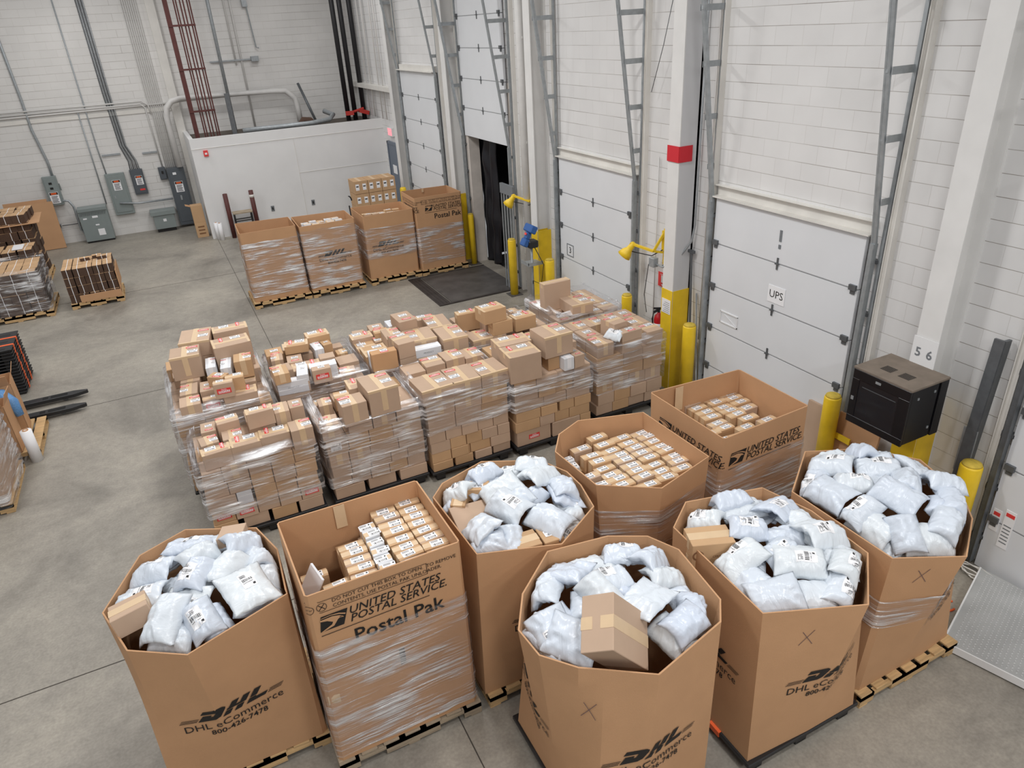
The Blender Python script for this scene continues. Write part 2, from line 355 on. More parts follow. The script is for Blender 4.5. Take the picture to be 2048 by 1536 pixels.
# lock bar and peephole marks
MB().box(6.592, 6.6, 6.18, 6.215, 2.72, 2.86).box(6.592, 6.6, 6.18, 6.215, 2.63, 2.68).build('door_lock_plate', M['grey'], d3)
pk = MB()
for a, b, c, d_ in ((6.78, 7.12, 1.36, 1.375), (6.78, 7.12, 1.52, 1.535), (6.78, 6.79, 1.36, 1.53), (7.11, 7.12, 1.36, 1.53)): pk.box(6.588, 6.6, a, b, c, d_)
pk.bar((6.595, 6.8, 1.38), (6.595, 7.1, 1.52), .006); pk.build('pocket_frame', M['white'], d3)
def lintel(n, y0, y1):
    structure(MB().box(6.55, WX, y0-.05, y1+.05, 3.06, 3.075).box(6.66, WX, y0-.05, y1+.05, 3.075, 3.21).box(6.6, WX, y0-.05, y1+.05, 3.205, 3.215).build('trim_%d' % n, M['cream']))
lintel(21, .7, 3.1); lintel(22, 5.02, 7.38); lintel(23, 9.28, 11.6)
lx = MB().box(6.5, WX, 17.5, 20.2, 4.28, 4.30).box(6.6, WX, 17.5, 20.2, 4.3, 4.42); structure(lx.build('trim_24', M['cream']))
def jamb(n, y, z1=HT):
    structure(MB().box(6.6, WX, y-.035, y-.02, 0, z1).box(6.635, WX, y-.02, y+.035, 0, z1).box(6.62, WX, y+.035, y+.045, 0, z1).build('trim_%d' % n, M['cream']))
for i, y in enumerate((3.24, 4.76, 7.5, 9.06, 11.78, 13.36, 16.12, 17.3, 20.34)): jamb(31+i, y)
TRK = [(3.14, 1, 'right end of the frame, by the last door'), (4.9, 1, 'right of the door with the paper sign'), (7.44, 1, 'left of the door with the paper sign'), (9.2, 1, 'right of the door marked three'),
       (11.68, 1, 'left of the door marked three'), (13.58, 1, 'right of the open dock door'), (16.0, 1, 'left of the open dock door'), (17.42, 0, 'right of the farthest door'), (20.26, 1, 'left of the farthest door')]
for y, lad, where in TRK:
    t = thing('door_track', 'galvanised steel lift track with braces, '+where, 'door track', (0, 0, 0), 0, 'door lift tracks')
    zt = 3.0 if y < 17 else 4.2
    near = y in (3.14, 4.9, 9.2, 13.58, 17.42)
    r = MB(); s = 1 if near else -1
    r.box(6.54, 6.6, y-.028, y+.028, .05, zt); r.box(6.53, 6.54, y-.028, y-.02, .05, zt)
    x1 = 6.59-(HT-zt)*.145
    r.bar((6.57, y, zt), (x1, y, HT), .055, .03); r.bar((6.575, y+.02*s, zt), (x1+.005, y+.02*s, HT), .02, .045)
    r.build('rail', M['galv'] if y > 4 else M['steel'], t)
    MB().box(6.62, 6.66, y-.06*s-.02, y-.06*s+.02, .0, HT).build('wall_angle', M['galv'], t)
    z = zt+.45; k = 0
    while z < HT-.2:
        xx = 6.585-(z-zt)*.145
        MB().box(xx-.02, 6.655, y-.05*s-.004, y-.05*s+.004, z-.035, z+.035).box(xx-.026, xx+.01, y-.012, y+.02, z-.02, z+.02).build('brace', M['galv'], t); z += .62; k += 1
    for z in (.35, .95, 1.55, 2.2, 2.8):
        MB().box(6.6, 6.66, y-.05, y+.05, z-.02, z+.02).box(6.58, 6.61, y-.01, y+.06, z-.03, z+.03).build('bracket', M['steel'], t)
# ---- the open dock: wood jamb board, black shelter curtain, trailer beyond
structure(MB().box(6.64, 6.9, D1b-.16, D1b, 0, D1h+1.2).box(6.66, 7.25, D1a, D1a+.1, 0, D1h+1.2).build('trim_41', mat('worn_white_board', (208, 200, 192), .7, vary=.12, nscale=4)))
structure(MB().box(6.66, 9.8, D1a-.1, D1b+.1, -.12, -.02).build('floor_trailer', M['plate']))
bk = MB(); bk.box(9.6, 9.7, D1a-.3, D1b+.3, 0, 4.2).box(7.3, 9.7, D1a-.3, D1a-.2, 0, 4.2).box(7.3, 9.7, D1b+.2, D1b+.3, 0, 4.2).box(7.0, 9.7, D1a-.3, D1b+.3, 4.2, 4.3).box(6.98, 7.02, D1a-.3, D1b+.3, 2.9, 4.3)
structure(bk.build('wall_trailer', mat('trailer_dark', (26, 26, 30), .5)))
def curtain(ya, yb, x, z0, z1, amp, nm, lab):
    v = []; f = []; ny, nz = 26, 30
    for j in range(nz+1):
        for i in range(ny+1):
            u = i/ny; q = j/nz
            v.append((x+amp*math.sin(u*14+q*3)+.05*noise.noise(Vector((u*5, q*7, 1))), ya+(yb-ya)*u+.05*noise.noise(Vector((u*3, q*5, 4))), z0+(z1-z0)*q))
    for j in range(nz):
        for i in range(ny): a = j*(ny+1)+i; f.append((a, a+1, a+ny+2, a+ny+1))
    b = MB(); b.add(v, f); o = b.build(nm, M['rubber'], None, True)
    sm = o.modifiers.new('s', 'SOLIDIFY'); sm.thickness = .012
    tag(o, lab, 'dock curtain', 'dock shelter curtains')
curtain(15.15, 16.02, 6.98, 0, 3.1, .05, 'dock_curtain', 'black hanging dock shelter curtain on the left side of the open door')
curtain(13.75, 15.25, 7.6, 1.9, 3.1, .06, 'dock_curtain', 'black sagging head curtain across the top of the open door')
g = thing('trailer_roller_panel', 'dark ribbed shutter panel inside the open dock door', 'shutter')
rp = MB()
for k in range(6): rp.box(7.9, 7.96, 13.9, 15.3, 1.5+k*.09, 1.575+k*.09)
rp.build('slat_panel', M['boxdark'], g)
MB().box(7.85, 7.9, 14.0, 15.2, 1.28, 1.48).build('bumper_strip', M['blackp'], g)
g = thing('folding_gate', 'silver accordion security gate folded against the dock door side', 'gate', (6.4, 13.42, 0))
for k in range(9):
    MB().box(-.02+.022*(k % 2), .0+.022*(k % 2), -.26+.065*k, -.235+.065*k, .04, 2.18).build('gate_slat', M['galv'], g)
MB().box(-.03, .03, -.3, .3, 2.1, 2.3).build('top_plate', M['grey'], g)
# dock leveller plate
g = thing('dock_leveller', 'dark steel dock leveller plate set in the floor at the open door', 'dock plate', (0, 0, 0))
MB().box(4.98, 6.62, 13.5, 15.45, .002, .018).build('deck_plate', M['plate'], g)
fr = MB().box(4.68, 4.96, 13.5, 15.45, .002, .012).box(4.68, 6.62, 13.44, 13.5, .002, .022).box(4.68, 6.62, 15.45, 15.5, .002, .022)
for k in range(3): fr.box(4.72+k*.08, 4.74+k*.08, 13.5, 15.45, .012, .02)
fr.build('pit_frame', mat('pit_steel', (64, 58, 56), .6, .3, vary=.2), g)
# ---- bollards
def bollard(x, y, h, lab, r=.085):
    g = thing('bollard', lab, 'bollard', (x, y, 0), 0, 'yellow safety bollards')
    MB().lathe([(r, 0), (r, h-.02), (r*.93, h)], n=28).build('post', M['yellow'], g, True)
    MB().lathe([(r*.9, h-.001), (r*.85, h+.018), (r*.4, h+.03), (.001, h+.032)], n=24).build('concrete_cap', mat('cap_worn', (206, 178, 70), .8, vary=.3, nscale=14), g, True)
    MB().box(-.14, .14, -.14, .14, 0, .012).build('base_plate', M['plate'], g)
for a in ((6.33, 13.2, 1.21, 'yellow bollard standing in front of the folded silver gate'), (6.3, 11.52, 1.2, 'yellow bollard right of the blue scanner stand', .09),
          (6.36, 9.05, 1.22, 'short yellow bollard top behind the wrapped cartons, beside the door rail'), (6.38, 7.5, 1.22, 'yellow bollard left of the paper-signed door, by the leaning bars', .095),
          (6.38, 4.93, 1.22, 'yellow bollard left of the black wall cabinet', .095), (6.38, 3.27, 1.22, 'yellow bollard behind the rightmost heaped bin', .1),
          (6.5, 15.75, 1.22, 'slim yellow bollard beside the far postal box', .07)): bollard(*a)
g = thing('bollard', 'far yellow bollard by the grey exit door', 'bollard', (6.2, 19.9, 0), 0, 'yellow safety bollards')
MB().lathe([(.09, 0), (.09, 1.2), (.07, 1.24)], n=20).build('post', M['yellow'], g, True)
# ---- pipes on the dock wall
def pipe(name, pts, r, m, lab, cat='pipe', grp=None, n=8):
    return tag(MB().tube(pts, r, n).build(name, M[m], None, True), lab, cat, grp)
pipe('drain_pipe', [(6.45, 12.62, 0), (6.45, 12.62, HT)], .085, 'pipew', 'thick white vertical drain pipe beside the column by the open door', n=20)
for z in (1.2, 3.2, 5.0): structure(MB().box(6.44, WX, 12.52, 12.72, z, z+.04).build('trim_4%d' % (5+int(z/2)), M['pipew']))
pipe('conduit', [(6.62, 7.8, HT), (6.62, 7.8, 2.6), (6.6, 7.83, 2.35), (6.45, 7.95, 2.06), (6.36, 8.15, 1.93), (6.34, 8.38, 1.95)], .014, 'galv', 'silver bent conduit curving from the wall to the yellow lamp', 'conduit')
pipe('conduit', [(6.65, 7.6, HT), (6.65, 7.6, .9)], .012, 'pipew', 'thin white conduit down the wall between taped column and door track', 'conduit')
pipe('conduit', [(6.65, 8.72, 3.4), (6.65, 8.72, .6)], .009, 'pipew', 'short thin conduit above the yellow lamp bracket', 'conduit')
for i, (y, r) in enumerate(((21.9, .02), (22.3, .02), (23.1, .025), (23.6, .02))):
    pipe('conduit', [(6.6, y, HT), (6.6, y, 2.86)], r, 'pipew', 'white vertical conduit on the side wall over the corner store, '+ORD[i]+' from the exit door', 'conduit', 'conduits above the corner store')
pipe('conduit', [(6.6, 21.3, HT), (6.6, 21.3, 4.0), (6.6, 21.0, 3.4), (6.6, 20.9, 2.2)], .018, 'pipew', 'bent white conduit ending beside the exit sign', 'conduit')
structure(MB().box(6.45, WX, 20.6, 25.2, 3.68, 3.8).build('trim_50', M['cream']))
# loose cable loop by door track
pipe('cable', [(6.5, 8.3, 5.6), (6.45, 8.45, 4.9), (6.5, 8.75, 4.3)], .005, 'steel', 'thin loose cable hanging on the wall left of the taped column', 'cable')
pipe('coiled_rope', [(6.45+.1*math.cos(a)*(.7+.3*math.sin(a*2.3)), 2.98+.16*math.sin(a), .03+.003*a) for a in [i*.4 for i in range(48)]], .007, 'cream', 'grey rope bundled on the floor at the foot of the last door', 'rope')
# ---- paper sign, stencils, small plates
def onwall(x): return lambda u, v, y0=0, z0=0: Vector((x, y0-u, z0+v))
def wtext(name, s, size, x, y, z, m, parent=None, shear=0, bold=0, tilt=0):
    def fn(u, v): return Vector((x, y-u*math.cos(tilt)+v*math.sin(tilt), z+u*math.sin(tilt)+v*math.cos(tilt)))
    return decal(name, text_geo(s, size, shear, bold=bold), fn, M[m], parent)
g = thing('paper_sign', 'white paper sign with hand lettering taped on the near door', 'sign', (0, 0, 0))
MB().box(6.593, 6.599, 6.02, 6.3, 1.93, 2.15).build('paper', M['label'], g)
wtext('lettering', 'UPS', .14, 6.592, 6.16, 2.04, 'ink', g, bold=0, tilt=0)
g = thing('number_plate', 'small square number plate on the door left of the lamp', 'number plate', (0, 0, 0))
np_ = MB().box(6.594, 6.599, 11.12, 11.36, 1.5, 1.515).box(6.594, 6.599, 11.12, 11.36, 1.285, 1.3).box(6.594, 6.599, 11.12, 11.135, 1.3, 1.5).box(6.594, 6.599, 11.345, 11.36, 1.3, 1.5)
np_.build('plate_frame', M['grey'], g); wtext('numeral', '3', .16, 6.593, 11.24, 1.4, 'ink', g)
g = thing('stencil_plate', 'white column end plate stencilled with grey numerals above the black cabinet', 'number plate', (0, 0, 0))
MB().box(6.345, 6.352, 3.84, 4.1, 2.0, 2.3).build('plate', M['white'], g)
wtext('numeral', '5', .13, 6.343, 4.03, 2.14, 'grey', g, bold=.02); wtext('numeral', '6', .13, 6.343, 3.91, 2.14, 'grey', g, bold=.02)
tag(wtext('stencil_number', '24', .16, 6.675, 8.5, 1.83, 'grey'), 'grey stencilled number on the wall above the red extinguisher sign', 'number')
g = thing('fire_sign', 'square red fire extinguisher sign on the wall above the extinguisher', 'sign', (6.66, 8.53, 1.58))
MB().box(0, .008, -.11, .11, -.13, .1).build('sign_face', M['red'], g)
e = MB().box(-.004, 0, -.03, .03, -.06, .035).box(-.004, 0, -.012, .03, .035, .055).box(-.004, 0, -.05, .05, .068, .074).box(-.004, 0, -.045, -.035, -.03, .05); e.add([(-.003, -.03, -.085), (-.003, .03, -.085), (-.003, 0, -.115)], [(0, 1, 2)])
e.build('pictogram', M['label'], g)
g = thing('notice', 'white notice taped on the yellow column guard', 'notice', (6.347, 8.02, 1.36)); MB().box(-.002, .003, -.1, .1, -.11, .11).build('paper', M['label'], g)
e = MB(); [e.box(-.004, -.002, -.08, .07-.02*(k % 3), -.09+k*.03, -.084+k*.03) for k in range(6)]; e.build('print_lines', M['grey'], g)
# extinguisher
g = thing('fire_extinguisher', 'red fire extinguisher hung on the wall beside the yellow column', 'fire extinguisher', (6.53, 8.42, .62))
MB().lathe([(.05, 0), (.072, .015), (.075, .04), (.075, .36), (.06, .42), (.03, .45), (.025, .47)], n=24).build('cylinder', mat('ext_red', (196, 32, 40), .3), g, True)
MB().lathe([(.076, .14), (.076, .3)], n=24).build('label_band', M['label'], g, True)
MB().lathe([(.077, .1), (.077, .13)], n=24).build('strap_band', M['ink'], g, True)
MB().bar((0, 0, .47), (0, 0, .52), .03).bar((-.1, 0, .5), (.05, 0, .53), .02, .03).bar((-.1, 0, .56), (.04, 0, .53), .015, .03).build('valve_handle', M['blackp'], g)
MB().tube([(-.02, 0, .5), (-.09, .02, .47), (-.1, .03, .38), (-.085, .02, .2)], .012).build('hose', M['blackp'], g, True)
MB().box(.07, .15, -.04, .04, .1, .4).build('bracket', M['steel'], g)
# dock lamps on yellow arms
def dock_lamp(x, y, z, lab, dy):
    g = thing('dock_lamp', lab, 'lamp', (x, y, z), 0, 'yellow swing-arm dock lamps')
    MB().box(.22, .26, -.05, .05, -.25, .3).box(.18, .22, -.04, .04, -.02, .28).build('wall_bracket', M['yellow'], g)
    MB().bar((.2, 0, .26), (.05, .06, -.02), .035).bar((.2, 0, -.05), (.05, .06, -.02), .03).bar((.05, .06, -.02), (-.12, dy, .05), .045, .03).build('swing_arm', M['yellow'], g)
    dv = Vector((-.45, .35, -.75)).normalized(); R = dv.to_track_quat('Z', 'Y').to_matrix().to_4x4(); R.translation = Vector((-.12, dy, -.02))
    b = MB(); b.lathe([(.03, -.1), (.045, -.08), (.05, 0), (.055, .03), (.09, .09), (.11, .16), (.105, .16), (.08, .09), (.04, .04)], n=24); b.v = [tuple(R @ Vector(p)) for p in b.v]
    b.build('lamp_head', M['yellow'], g, True)
    MB().tube([(.2, 0, 0), (.05, .1, -.1), (-.1, dy, -.08)], .008).build('cable', M['blackp'], g, True)
dock_lamp(6.38, 8.42, 2.1, 'yellow swing-arm dock lamp left of the taped column', .42)
dock_lamp(6.38, 12.42, 2.14, 'yellow swing-arm dock lamp above the blue scanner stand', .5)
MB().box(0, .1, 0, .1, 0, .1)
g = thing('junction_box', 'grey junction box beside the yellow lamp bracket', 'junction box', (6.3, 8.36, 1.95)); MB().box(0, .09, -.06, .06, -.06, .08).build('body', M['galv'], g, bevel=.006); MB().tube([(.04, .05, 0), (.12, .22, -.1), (.1, .28, -.6), (.14, .26, -.9)], .006).build('cord', M['ink'], g, True)
# black wall rack
g = thing('network_cabinet', 'black wall-hung network cabinet with glass door above the bins', 'cabinet', (5.815, 3.985, 1.39))
MB().box(.03, .4, -.32, .32, .01, .6).build('body', M['blacksat'], g, bevel=.004)
MB().box(.43, .54, -.325, .325, 0, .6).build('rear_frame', M['blacksat'], g, bevel=.004)
MB().box(.0, .54, -.33, .33, .6, .625).build('dusty_top', M['dust'], g, bevel=.004)
for yy in (.03, -.17):
    e = MB()
    for k in range(7): e.box(.15+k*.017, .157+k*.017, yy, yy+.12, .625, .628)
    e.build('vent', M['ink'], g)
dr = MB(); dr.box(0, .028, -.32, .32, 0, .08).box(0, .028, -.32, .32, .5, .6).box(0, .028, .24, .32, .08, .5).box(0, .028, -.32, -.2, .08, .5)
dr = dr.build('door', M['blacksat'], g, bevel=.003)
MB().box(.008, .014, -.2, .24, .08, .5).build('door_glass', mat('smoked_glass', (34, 34, 38), .08), dr)
MB().box(-.003, 0, .0, .06, .535, .56).build('badge', M['galv'], dr); MB().box(-.005, 0, .27, .3, .26, .3).build('lock', M['galv'], dr)
MB().box(.004, .007, -.18, .2, .43, .437).build('shelf_edge', M['steel'], dr)
for xx, zz in ((.12, .5), (.35, .52), (.36, .12)): MB().box(xx-.01, xx+.01, -.328, -.32, zz-.012, zz+.012).build('catch', M['galv'], g)
# leaning things
g = thing('steel_angle', 'long dark steel door-track angle leaning on the wall by the last door', 'steel angle')
MB().bar((6.42, 3.42, .02), (6.56, 3.42, 2.44), .1, .03).bar((6.46, 3.38, .02), (6.6, 3.38, 2.44), .03, .09).build('angle', M['steel'], g)
MB().box(6.5, 6.51, 3.36, 3.5, 1.0, 1.5).build('splice_plate', M['galv'], g)
tag(MB().tube([(6.5, 7.58, 0), (6.62, 7.84, 2.2)], .018).bar((6.61, 7.77, 2.2), (6.62, 7.9, 2.2), .04).build('load_bar', M['steel']), 'grey load bar with flat foot leaning on the taped column', 'load bar', 'leaning load bars')
tag(MB().tube([(6.42, 7.3, 0), (6.64, 7.7, 1.6)], .012).build('load_bar', M['galv']), 'shorter thin bar leaning right of the flat-footed load bar', 'load bar', 'leaning load bars')
g = thing('door_handle_bar', 'steel pull handle on the last door at right', 'handle', (6.58, 2.9, 1.95)); MB().tube([(0, .0, 0), (-.04, 0, .02), (-.04, 0, .13), (0, 0, .15)], .01).build('grip', M['galv'], g, True)
g = thing('warning_sticker', 'red and white safety stickers on the foot of the last door', 'sticker')
for a, b, c, d_ in ((2.99, 3.07, .5, .75), (2.86, 2.96, .36, .8)):
    MB().box(6.594, 6.599, a, b, c, d_).build('sticker_face', M['label'], g); MB().box(6.592, 6.594, a+.01, b-.01, d_-.07, d_-.03).build('red_band', M['red'], g)
e = MB(); [e.box(6.591, 6.594, 2.875, 2.945, .42+k*.04, .43+k*.04) for k in range(6)]; e.build('small_print', M['grey'], g)
# flattened cartons behind the bollard
g = thing('flattened_carton', 'brown flattened cartons with yellow tape propped on the wall below the cabinet', 'flattened cartons')
MB().obox(Matrix.Translation((6.46, 4.62, .5)) @ Matrix.Rotation(.12, 4, 'Y'), .03, .55, 1.0).build('sheet', M['kraft'], g)
MB().obox(Matrix.Translation((6.52, 5.15, .45)) @ Matrix.Rotation(.12, 4, 'Y'), .04, .5, .92).build('sheet', M['carton'], g)
MB().obox(Matrix.Translation((6.432, 4.75, .72)) @ Matrix.Rotation(.12, 4, 'Y'), .02, .2, .07).build('yellow_tape', M['yellow'], g)
# platform scale
g = thing('floor_scale', 'diamond-plate steel floor scale platform by the last door', 'floor scale', (0, 0, 0))
S0 = [(5.32, 2.55), (6.5, 2.98), (6.95-.32, 1.9), (5.72, 1.2)]
b = MB(); b.add([(x, y, z) for z in (.02, .09) for x, y in S0], [(3, 2, 1, 0), (4, 5, 6, 7), (0, 1, 5, 4), (1, 2, 6, 5), (2, 3, 7, 6), (3, 0, 4, 7)]); b.build('platform', mat('scale_plate', (172, 173, 172), .45, 0, vary=.12, nscale=4), g)
tr_ = MB(); ux = Vector((1.18, .43, 0)).normalized(); uy = Vector((.4, -1.35, 0)).normalized()
for i in range(34):
    for j in range(36):
        p = Vector((5.36, 2.52, .092))+ux*(i*.034+.02)+uy*(j*.038+.03)
        if p.x > 6.6: continue
        d_ = (ux+uy*.9).normalized() if (i+j) % 2 else (ux-uy*.9).normalized(); w_ = Vector((-d_.y, d_.x, 0))
        a = p-d_*.011; c = p+d_*.011; tr_.add([a, p+w_*.0035+Vector((0, 0, .002)), c, p-w_*.0035+Vector((0, 0, .002))], [(0, 1, 2, 3)])
tag(tr_.build('tread_pattern', mat('tread', (222, 222, 222), .35, 0), g), None, None)
MB().bar((5.32, 2.55, .055), (5.72, 1.2, .055), .012, .075).bar((5.32, 2.55, .055), (6.5, 2.98, .055), .014, .085).build('edge_frame', M['white'], g)
for x, y in ((5.5, 2.4), (6.4, 2.75), (6.4, 2.0), (5.8, 1.4)): MB().lathe([(.03, 0), (.03, .02)], (x, y, 0), 10).build('foot', M['blackp'], g)
tag(MB().tube([(5.83+.09*math.cos(a), 2.86+.07*math.sin(a), .012) for a in [i*.35 for i in range(15)]], .01).build('orange_cable', M['orange']), 'orange looped cable on the floor beside the scale', 'cable')
# scanner stand
g = thing('scanner_stand', 'blue and black label scanner on a wheeled silver pole stand', 'scanner stand', (6.1, 11.86, 0))
MB().tube([(0, 0, .12), (0, 0, 1.5)], .025).build('pole', M['galv'], g, True)
for k in range(5): a = 2*PI*k/5+.3; MB().bar((0, 0, .14), (.33*math.cos(a), .33*math.sin(a), .09), .035, .025).build('leg', M['galv'], g); MB().lathe([(.03, 0), (.03, .05)], (.33*math.cos(a), .33*math.sin(a), .01), 10).build('caster', M['blackp'], g)
MB().box(-.16, .16, -.16, .16, 1.08, 1.1).box(-.16, -.15, -.16, .16, 1.1, 1.15).box(-.16, .16, -.16, -.15, 1.1, 1.15).build('tray', M['galv'], g)
hd = MB(); Rh = Matrix.Translation((-.06, .0, 1.66)) @ Matrix.Rotation(.5, 4, 'Y')
for z, sx, sy in ((-.16, .12, .17), (-.02, .1, .1), (.12, .14, .3)): hd.obox(Rh @ Matrix.Translation((0, 0, z)), sx, sy, .15)
hd.build('scanner_body', mat('scanner_blue', (44, 92, 158), .4), g, bevel=.02)
MB().obox(Matrix.Translation((0, -.02, 1.48)), .2, .2, .14).build('clamp', M['blackp'], g, bevel=.02); MB().obox(Rh @ Matrix.Translation((-.07, -.02, 0)), .01, .07, .04).build('red_label', M['red'], g)
MB().tube([(.02, -.05, 1.45), (.12, -.25, 1.1), (.08, -.2, .7), (-.02, -.05, .75), (.05, .1, .4), (.15, .2, .02)], .008).build('cable', M['ink'], g, True)
# exit sign, grey door
g = thing('exit_sign', 'small red lit exit sign above the grey side door', 'sign', (6.6, 21.8, 2.52))
MB().box(0, .08, -.2, .2, -.12, .12).build('housing', M['white'], g)
me_ = mat('exit_glow', (255, 150, 160), .4); n_ = me_.node_tree.nodes['Principled BSDF']; n_.inputs['Emission Color'].default_value = (1, .25, .3, 1); n_.inputs['Emission Strength'].default_value = .8
MB().box(-.005, 0, -.18, .18, -.1, .1).build('lit_face', me_, g)
wtext('lettering', 'EXIT', .16, -.008, 0, 0, 'label', g)
g = thing('door_6', None, None, (6.62, 21.75, 0)); g['kind'] = 'structure'
MB().box(0, .06, -.45, .45, 0, 2.15).build('door_leaf', mat('grey_door', (104, 114, 128), .5), g); MB().box(-.02, .06, .45, .52, 0, 2.22).box(-.02, .06, -.52, -.45, 0, 2.22).box(-.02, .06, -.52, .52, 2.15, 2.22).build('door_frame', mat('grey_door', (104, 114, 128)), g)
MB().box(-.01, 0, -.18, .18, 1.3, 1.55).build('door_notice', M['label'], g)

# ================================================================ end wall equipment
def wallbox(name, lab, cat, x0, x1, z0, z1, dep, m, grp=None):
    g = thing(name, lab, cat, ((x0+x1)/2, WY-dep, z0), 0, grp); w_ = (x1-x0)/2; h = z1-z0
    MB().box(-w_, w_, 0, dep-.005, 0, h).build('enclosure', M[m], g, bevel=.006)
    MB().box(-w_*.82, w_*.82, -.012, 0, h*.06, h*.94).build('cover', M[m], g, bevel=.004); return g, w_, h
def danger(g, cx, cz, s, y=-.018):
    MB().box(cx-.13*s, cx+.13*s, y, y+.004, cz-.2*s, cz+.16*s).build('danger_label', M['label'], g)
    MB().box(cx-.12*s, cx+.12*s, y-.002, y, cz+.07*s, cz+.15*s).build('danger_band', M['ink'], g)
    MB().box(cx-.08*s, cx+.08*s, y-.004, y-.002, cz+.085*s, cz+.135*s).build('danger_oval', M['orange'], g)
    e = MB(); [e.box(cx-.09*s, cx+(.09-.02*(k % 2))*s, y-.002, y, cz+(-.17+k*.045)*s, cz+(-.15+k*.045)*s) for k in range(5)]; e.build('danger_text', M['ink'], g)
g, w_, h = wallbox('disconnect_switch', 'narrow light grey disconnect box high on the left end wall', 'electrical box', -3.0, -2.64, 1.18, 2.0, .2, 'boxgrey', 'electrical enclosures'); danger(g, 0, .24, .9)
MB().box(-.04, .04, -.02, -.012, .46, .52).box(-.04, .04, -.02, -.012, .6, .66).build('window_slot', M['ink'], g); MB().bar((w_+.03, .1, .4), (w_+.03, .02, .6), .03).build('switch_lever', M['boxgrey'], g)
g, w_, h = wallbox('breaker_panel', 'tall light grey breaker panel in the middle of the end wall', 'electrical box', -1.39, -.86, .64, 1.86, .15, 'boxgrey', 'electrical enclosures'); danger(g, 0, .9, .85); MB().box(-.16, -.13, -.02, -.012, .5, .58).build('latch', M['galv'], g)
g, w_, h = wallbox('meter_box', 'small dark grey breaker box right of the tall light grey panel', 'electrical box', -.7, -.34, 1.16, 1.9, .15, 'boxdark', 'electrical enclosures'); danger(g, .03, .44, .75); MB().box(-.02, .12, -.02, -.012, .12, .17).build('red_label', M['red'], g)
g, w_, h = wallbox('switch_box', 'smallest dark grey switch box left of the dark cabinet', 'electrical box', .1, .3, 1.5, 1.87, .12, 'boxdark', 'electrical enclosures'); MB().box(-.03, .03, -.03, -.012, .18, .26).build('switch', M['ink'], g)
g, w_, h = wallbox('service_cabinet', 'tall dark grey electrical cabinet standing beside the corner store', 'electrical cabinet', .32, .82, .08, 1.82, .28, 'boxdark', 'electrical enclosures'); danger(g, 0, 1.2, .9); MB().box(-.05, .0, -.035, -.012, .78, .92).build('latch', M['galv'], g); MB().box(-.1, .0, -.02, -.012, 1.55, 1.62).build('tag_plate', M['label'], g)
g = thing('transformer', 'wide light grey louvred transformer on the floor against the end wall', 'transformer', (-1.97, 24.7, .05), 0)
MB().box(-.39, .39, 0, .45, 0, .88).build('enclosure', M['boxgrey'], g, bevel=.008); MB().obox(Matrix.Translation((0, .2, .93)), .78, .46, .1).build('hood', M['boxgrey'], g, bevel=.006)
e = MB(); [e.bar((-.36+k*.035, -.004, .76), (-.33+k*.035, -.004, .85), .014, .006) for k in range(20)]; e.build('louvre', M['ink'], g)
MB().box(-.37, .37, .03, .42, -.05, 0).build('plinth', M['ink'], g)
for a, b, c, d_ in ((-.3, -.2, .66, .7), (-.05, .1, .68, .74), (-.02, .08, .45, .49), (0, .18, .15, .34)): MB().box(a, b, -.006, 0, c, d_).build('rating_label', M['label'], g)
g = thing('transformer', 'low grey trapezoid transformer between tall panel and dark cabinet', 'transformer', (-.1, 24.7, .1), 0)
MB().box(-.3, .3, 0, .42, 0, .42).build('enclosure', M['boxgrey'], g, bevel=.006); MB().box(-.36, .36, -.04, .45, .42, .55).build('hood', M['boxgrey'], g, bevel=.006); MB().box(-.27, .27, .04, .4, -.1, 0).build('plinth', M['ink'], g); MB().box(-.04, .05, -.006, 0, .22, .3).build('rating_label', M['label'], g)
def bc(pts, r, m, lab, grp='conduits on the end wall', y=WY-.04, n=8):
    return tag(MB().tube([(x, y, z) for x, z in pts], r, n).build('conduit', M[m], None, True), lab, 'conduit', grp)
bc([(-2.98, HT), (-2.84, 4.1), (-2.84, 3.3), (-2.72, 2.4), (-2.72, 2.0)], .035, 'galv', 'thick steel conduit dropping to the leftmost disconnect box')
bc([(-2.64, 1.3), (-2.5, 1.28), (-2.42, 1.1), (-2.42, .4), (-2.32, .25), (-2.28, .25)], .035, 'galv', 'steel conduit bending from disconnect box down to the wide transformer', y=24.9)
bc([(-1.36, HT), (-1.36, 2.6), (-1.33, 1.86)], .018, 'galv', 'thin steel conduit running down to the tall light grey panel')
bc([(-1.57, 3.64), (-1.57, 1.0)], .018, 'galv', 'grey conduit from the wall pipe down to the wide transformer')
for k in range(6):
    x = -.8+k*.035; bc([(x, HT), (x, 4.1), (x+.02, 3.4), (x+.04, 2.6), (x+.18+(k-3)*.01, 2.15), (-.66+k*.05, 1.9)], .013, ('steel', 'galv')[k % 2], 'dark bundled conduit above the small dark breaker box, %s from left' % ORD[k], 'bundled conduits over the breaker box', y=WY-.03-.02*(k % 2))
for k in range(8):
    x = .34+k*.052; x2 = .2+k*.055
    bc([(x2+.1, HT), (x2+.1, 3.9), (x, 3.4), (x, 1.82)], .012, 'pipew', 'white parallel conduit above the dark cabinet, %s from left' % ORD[k], 'parallel conduits over the dark cabinet', y=WY-.05)
bc([(-6, 3.78), (-.2, 3.78), (.15, 3.78), (.3, 3.66), (.32, 3.4)], .02, 'pipew', 'upper horizontal conduit along the end wall', y=WY-.08)
bc([(-6, 3.7), (-.2, 3.7), (.1, 3.7), (.2, 3.6), (.24, 1.87)], .02, 'pipew', 'lower horizontal conduit along the end wall', y=WY-.06)
bc([(-6, 3.62), (1.0, 3.66)], .03, 'pipew', 'fat horizontal pipe under the paired conduits on the end wall')
structure(MB().box(-14, .9, WY-.03, WY, 3.45, 3.56).build('trim_51', M['cream']))
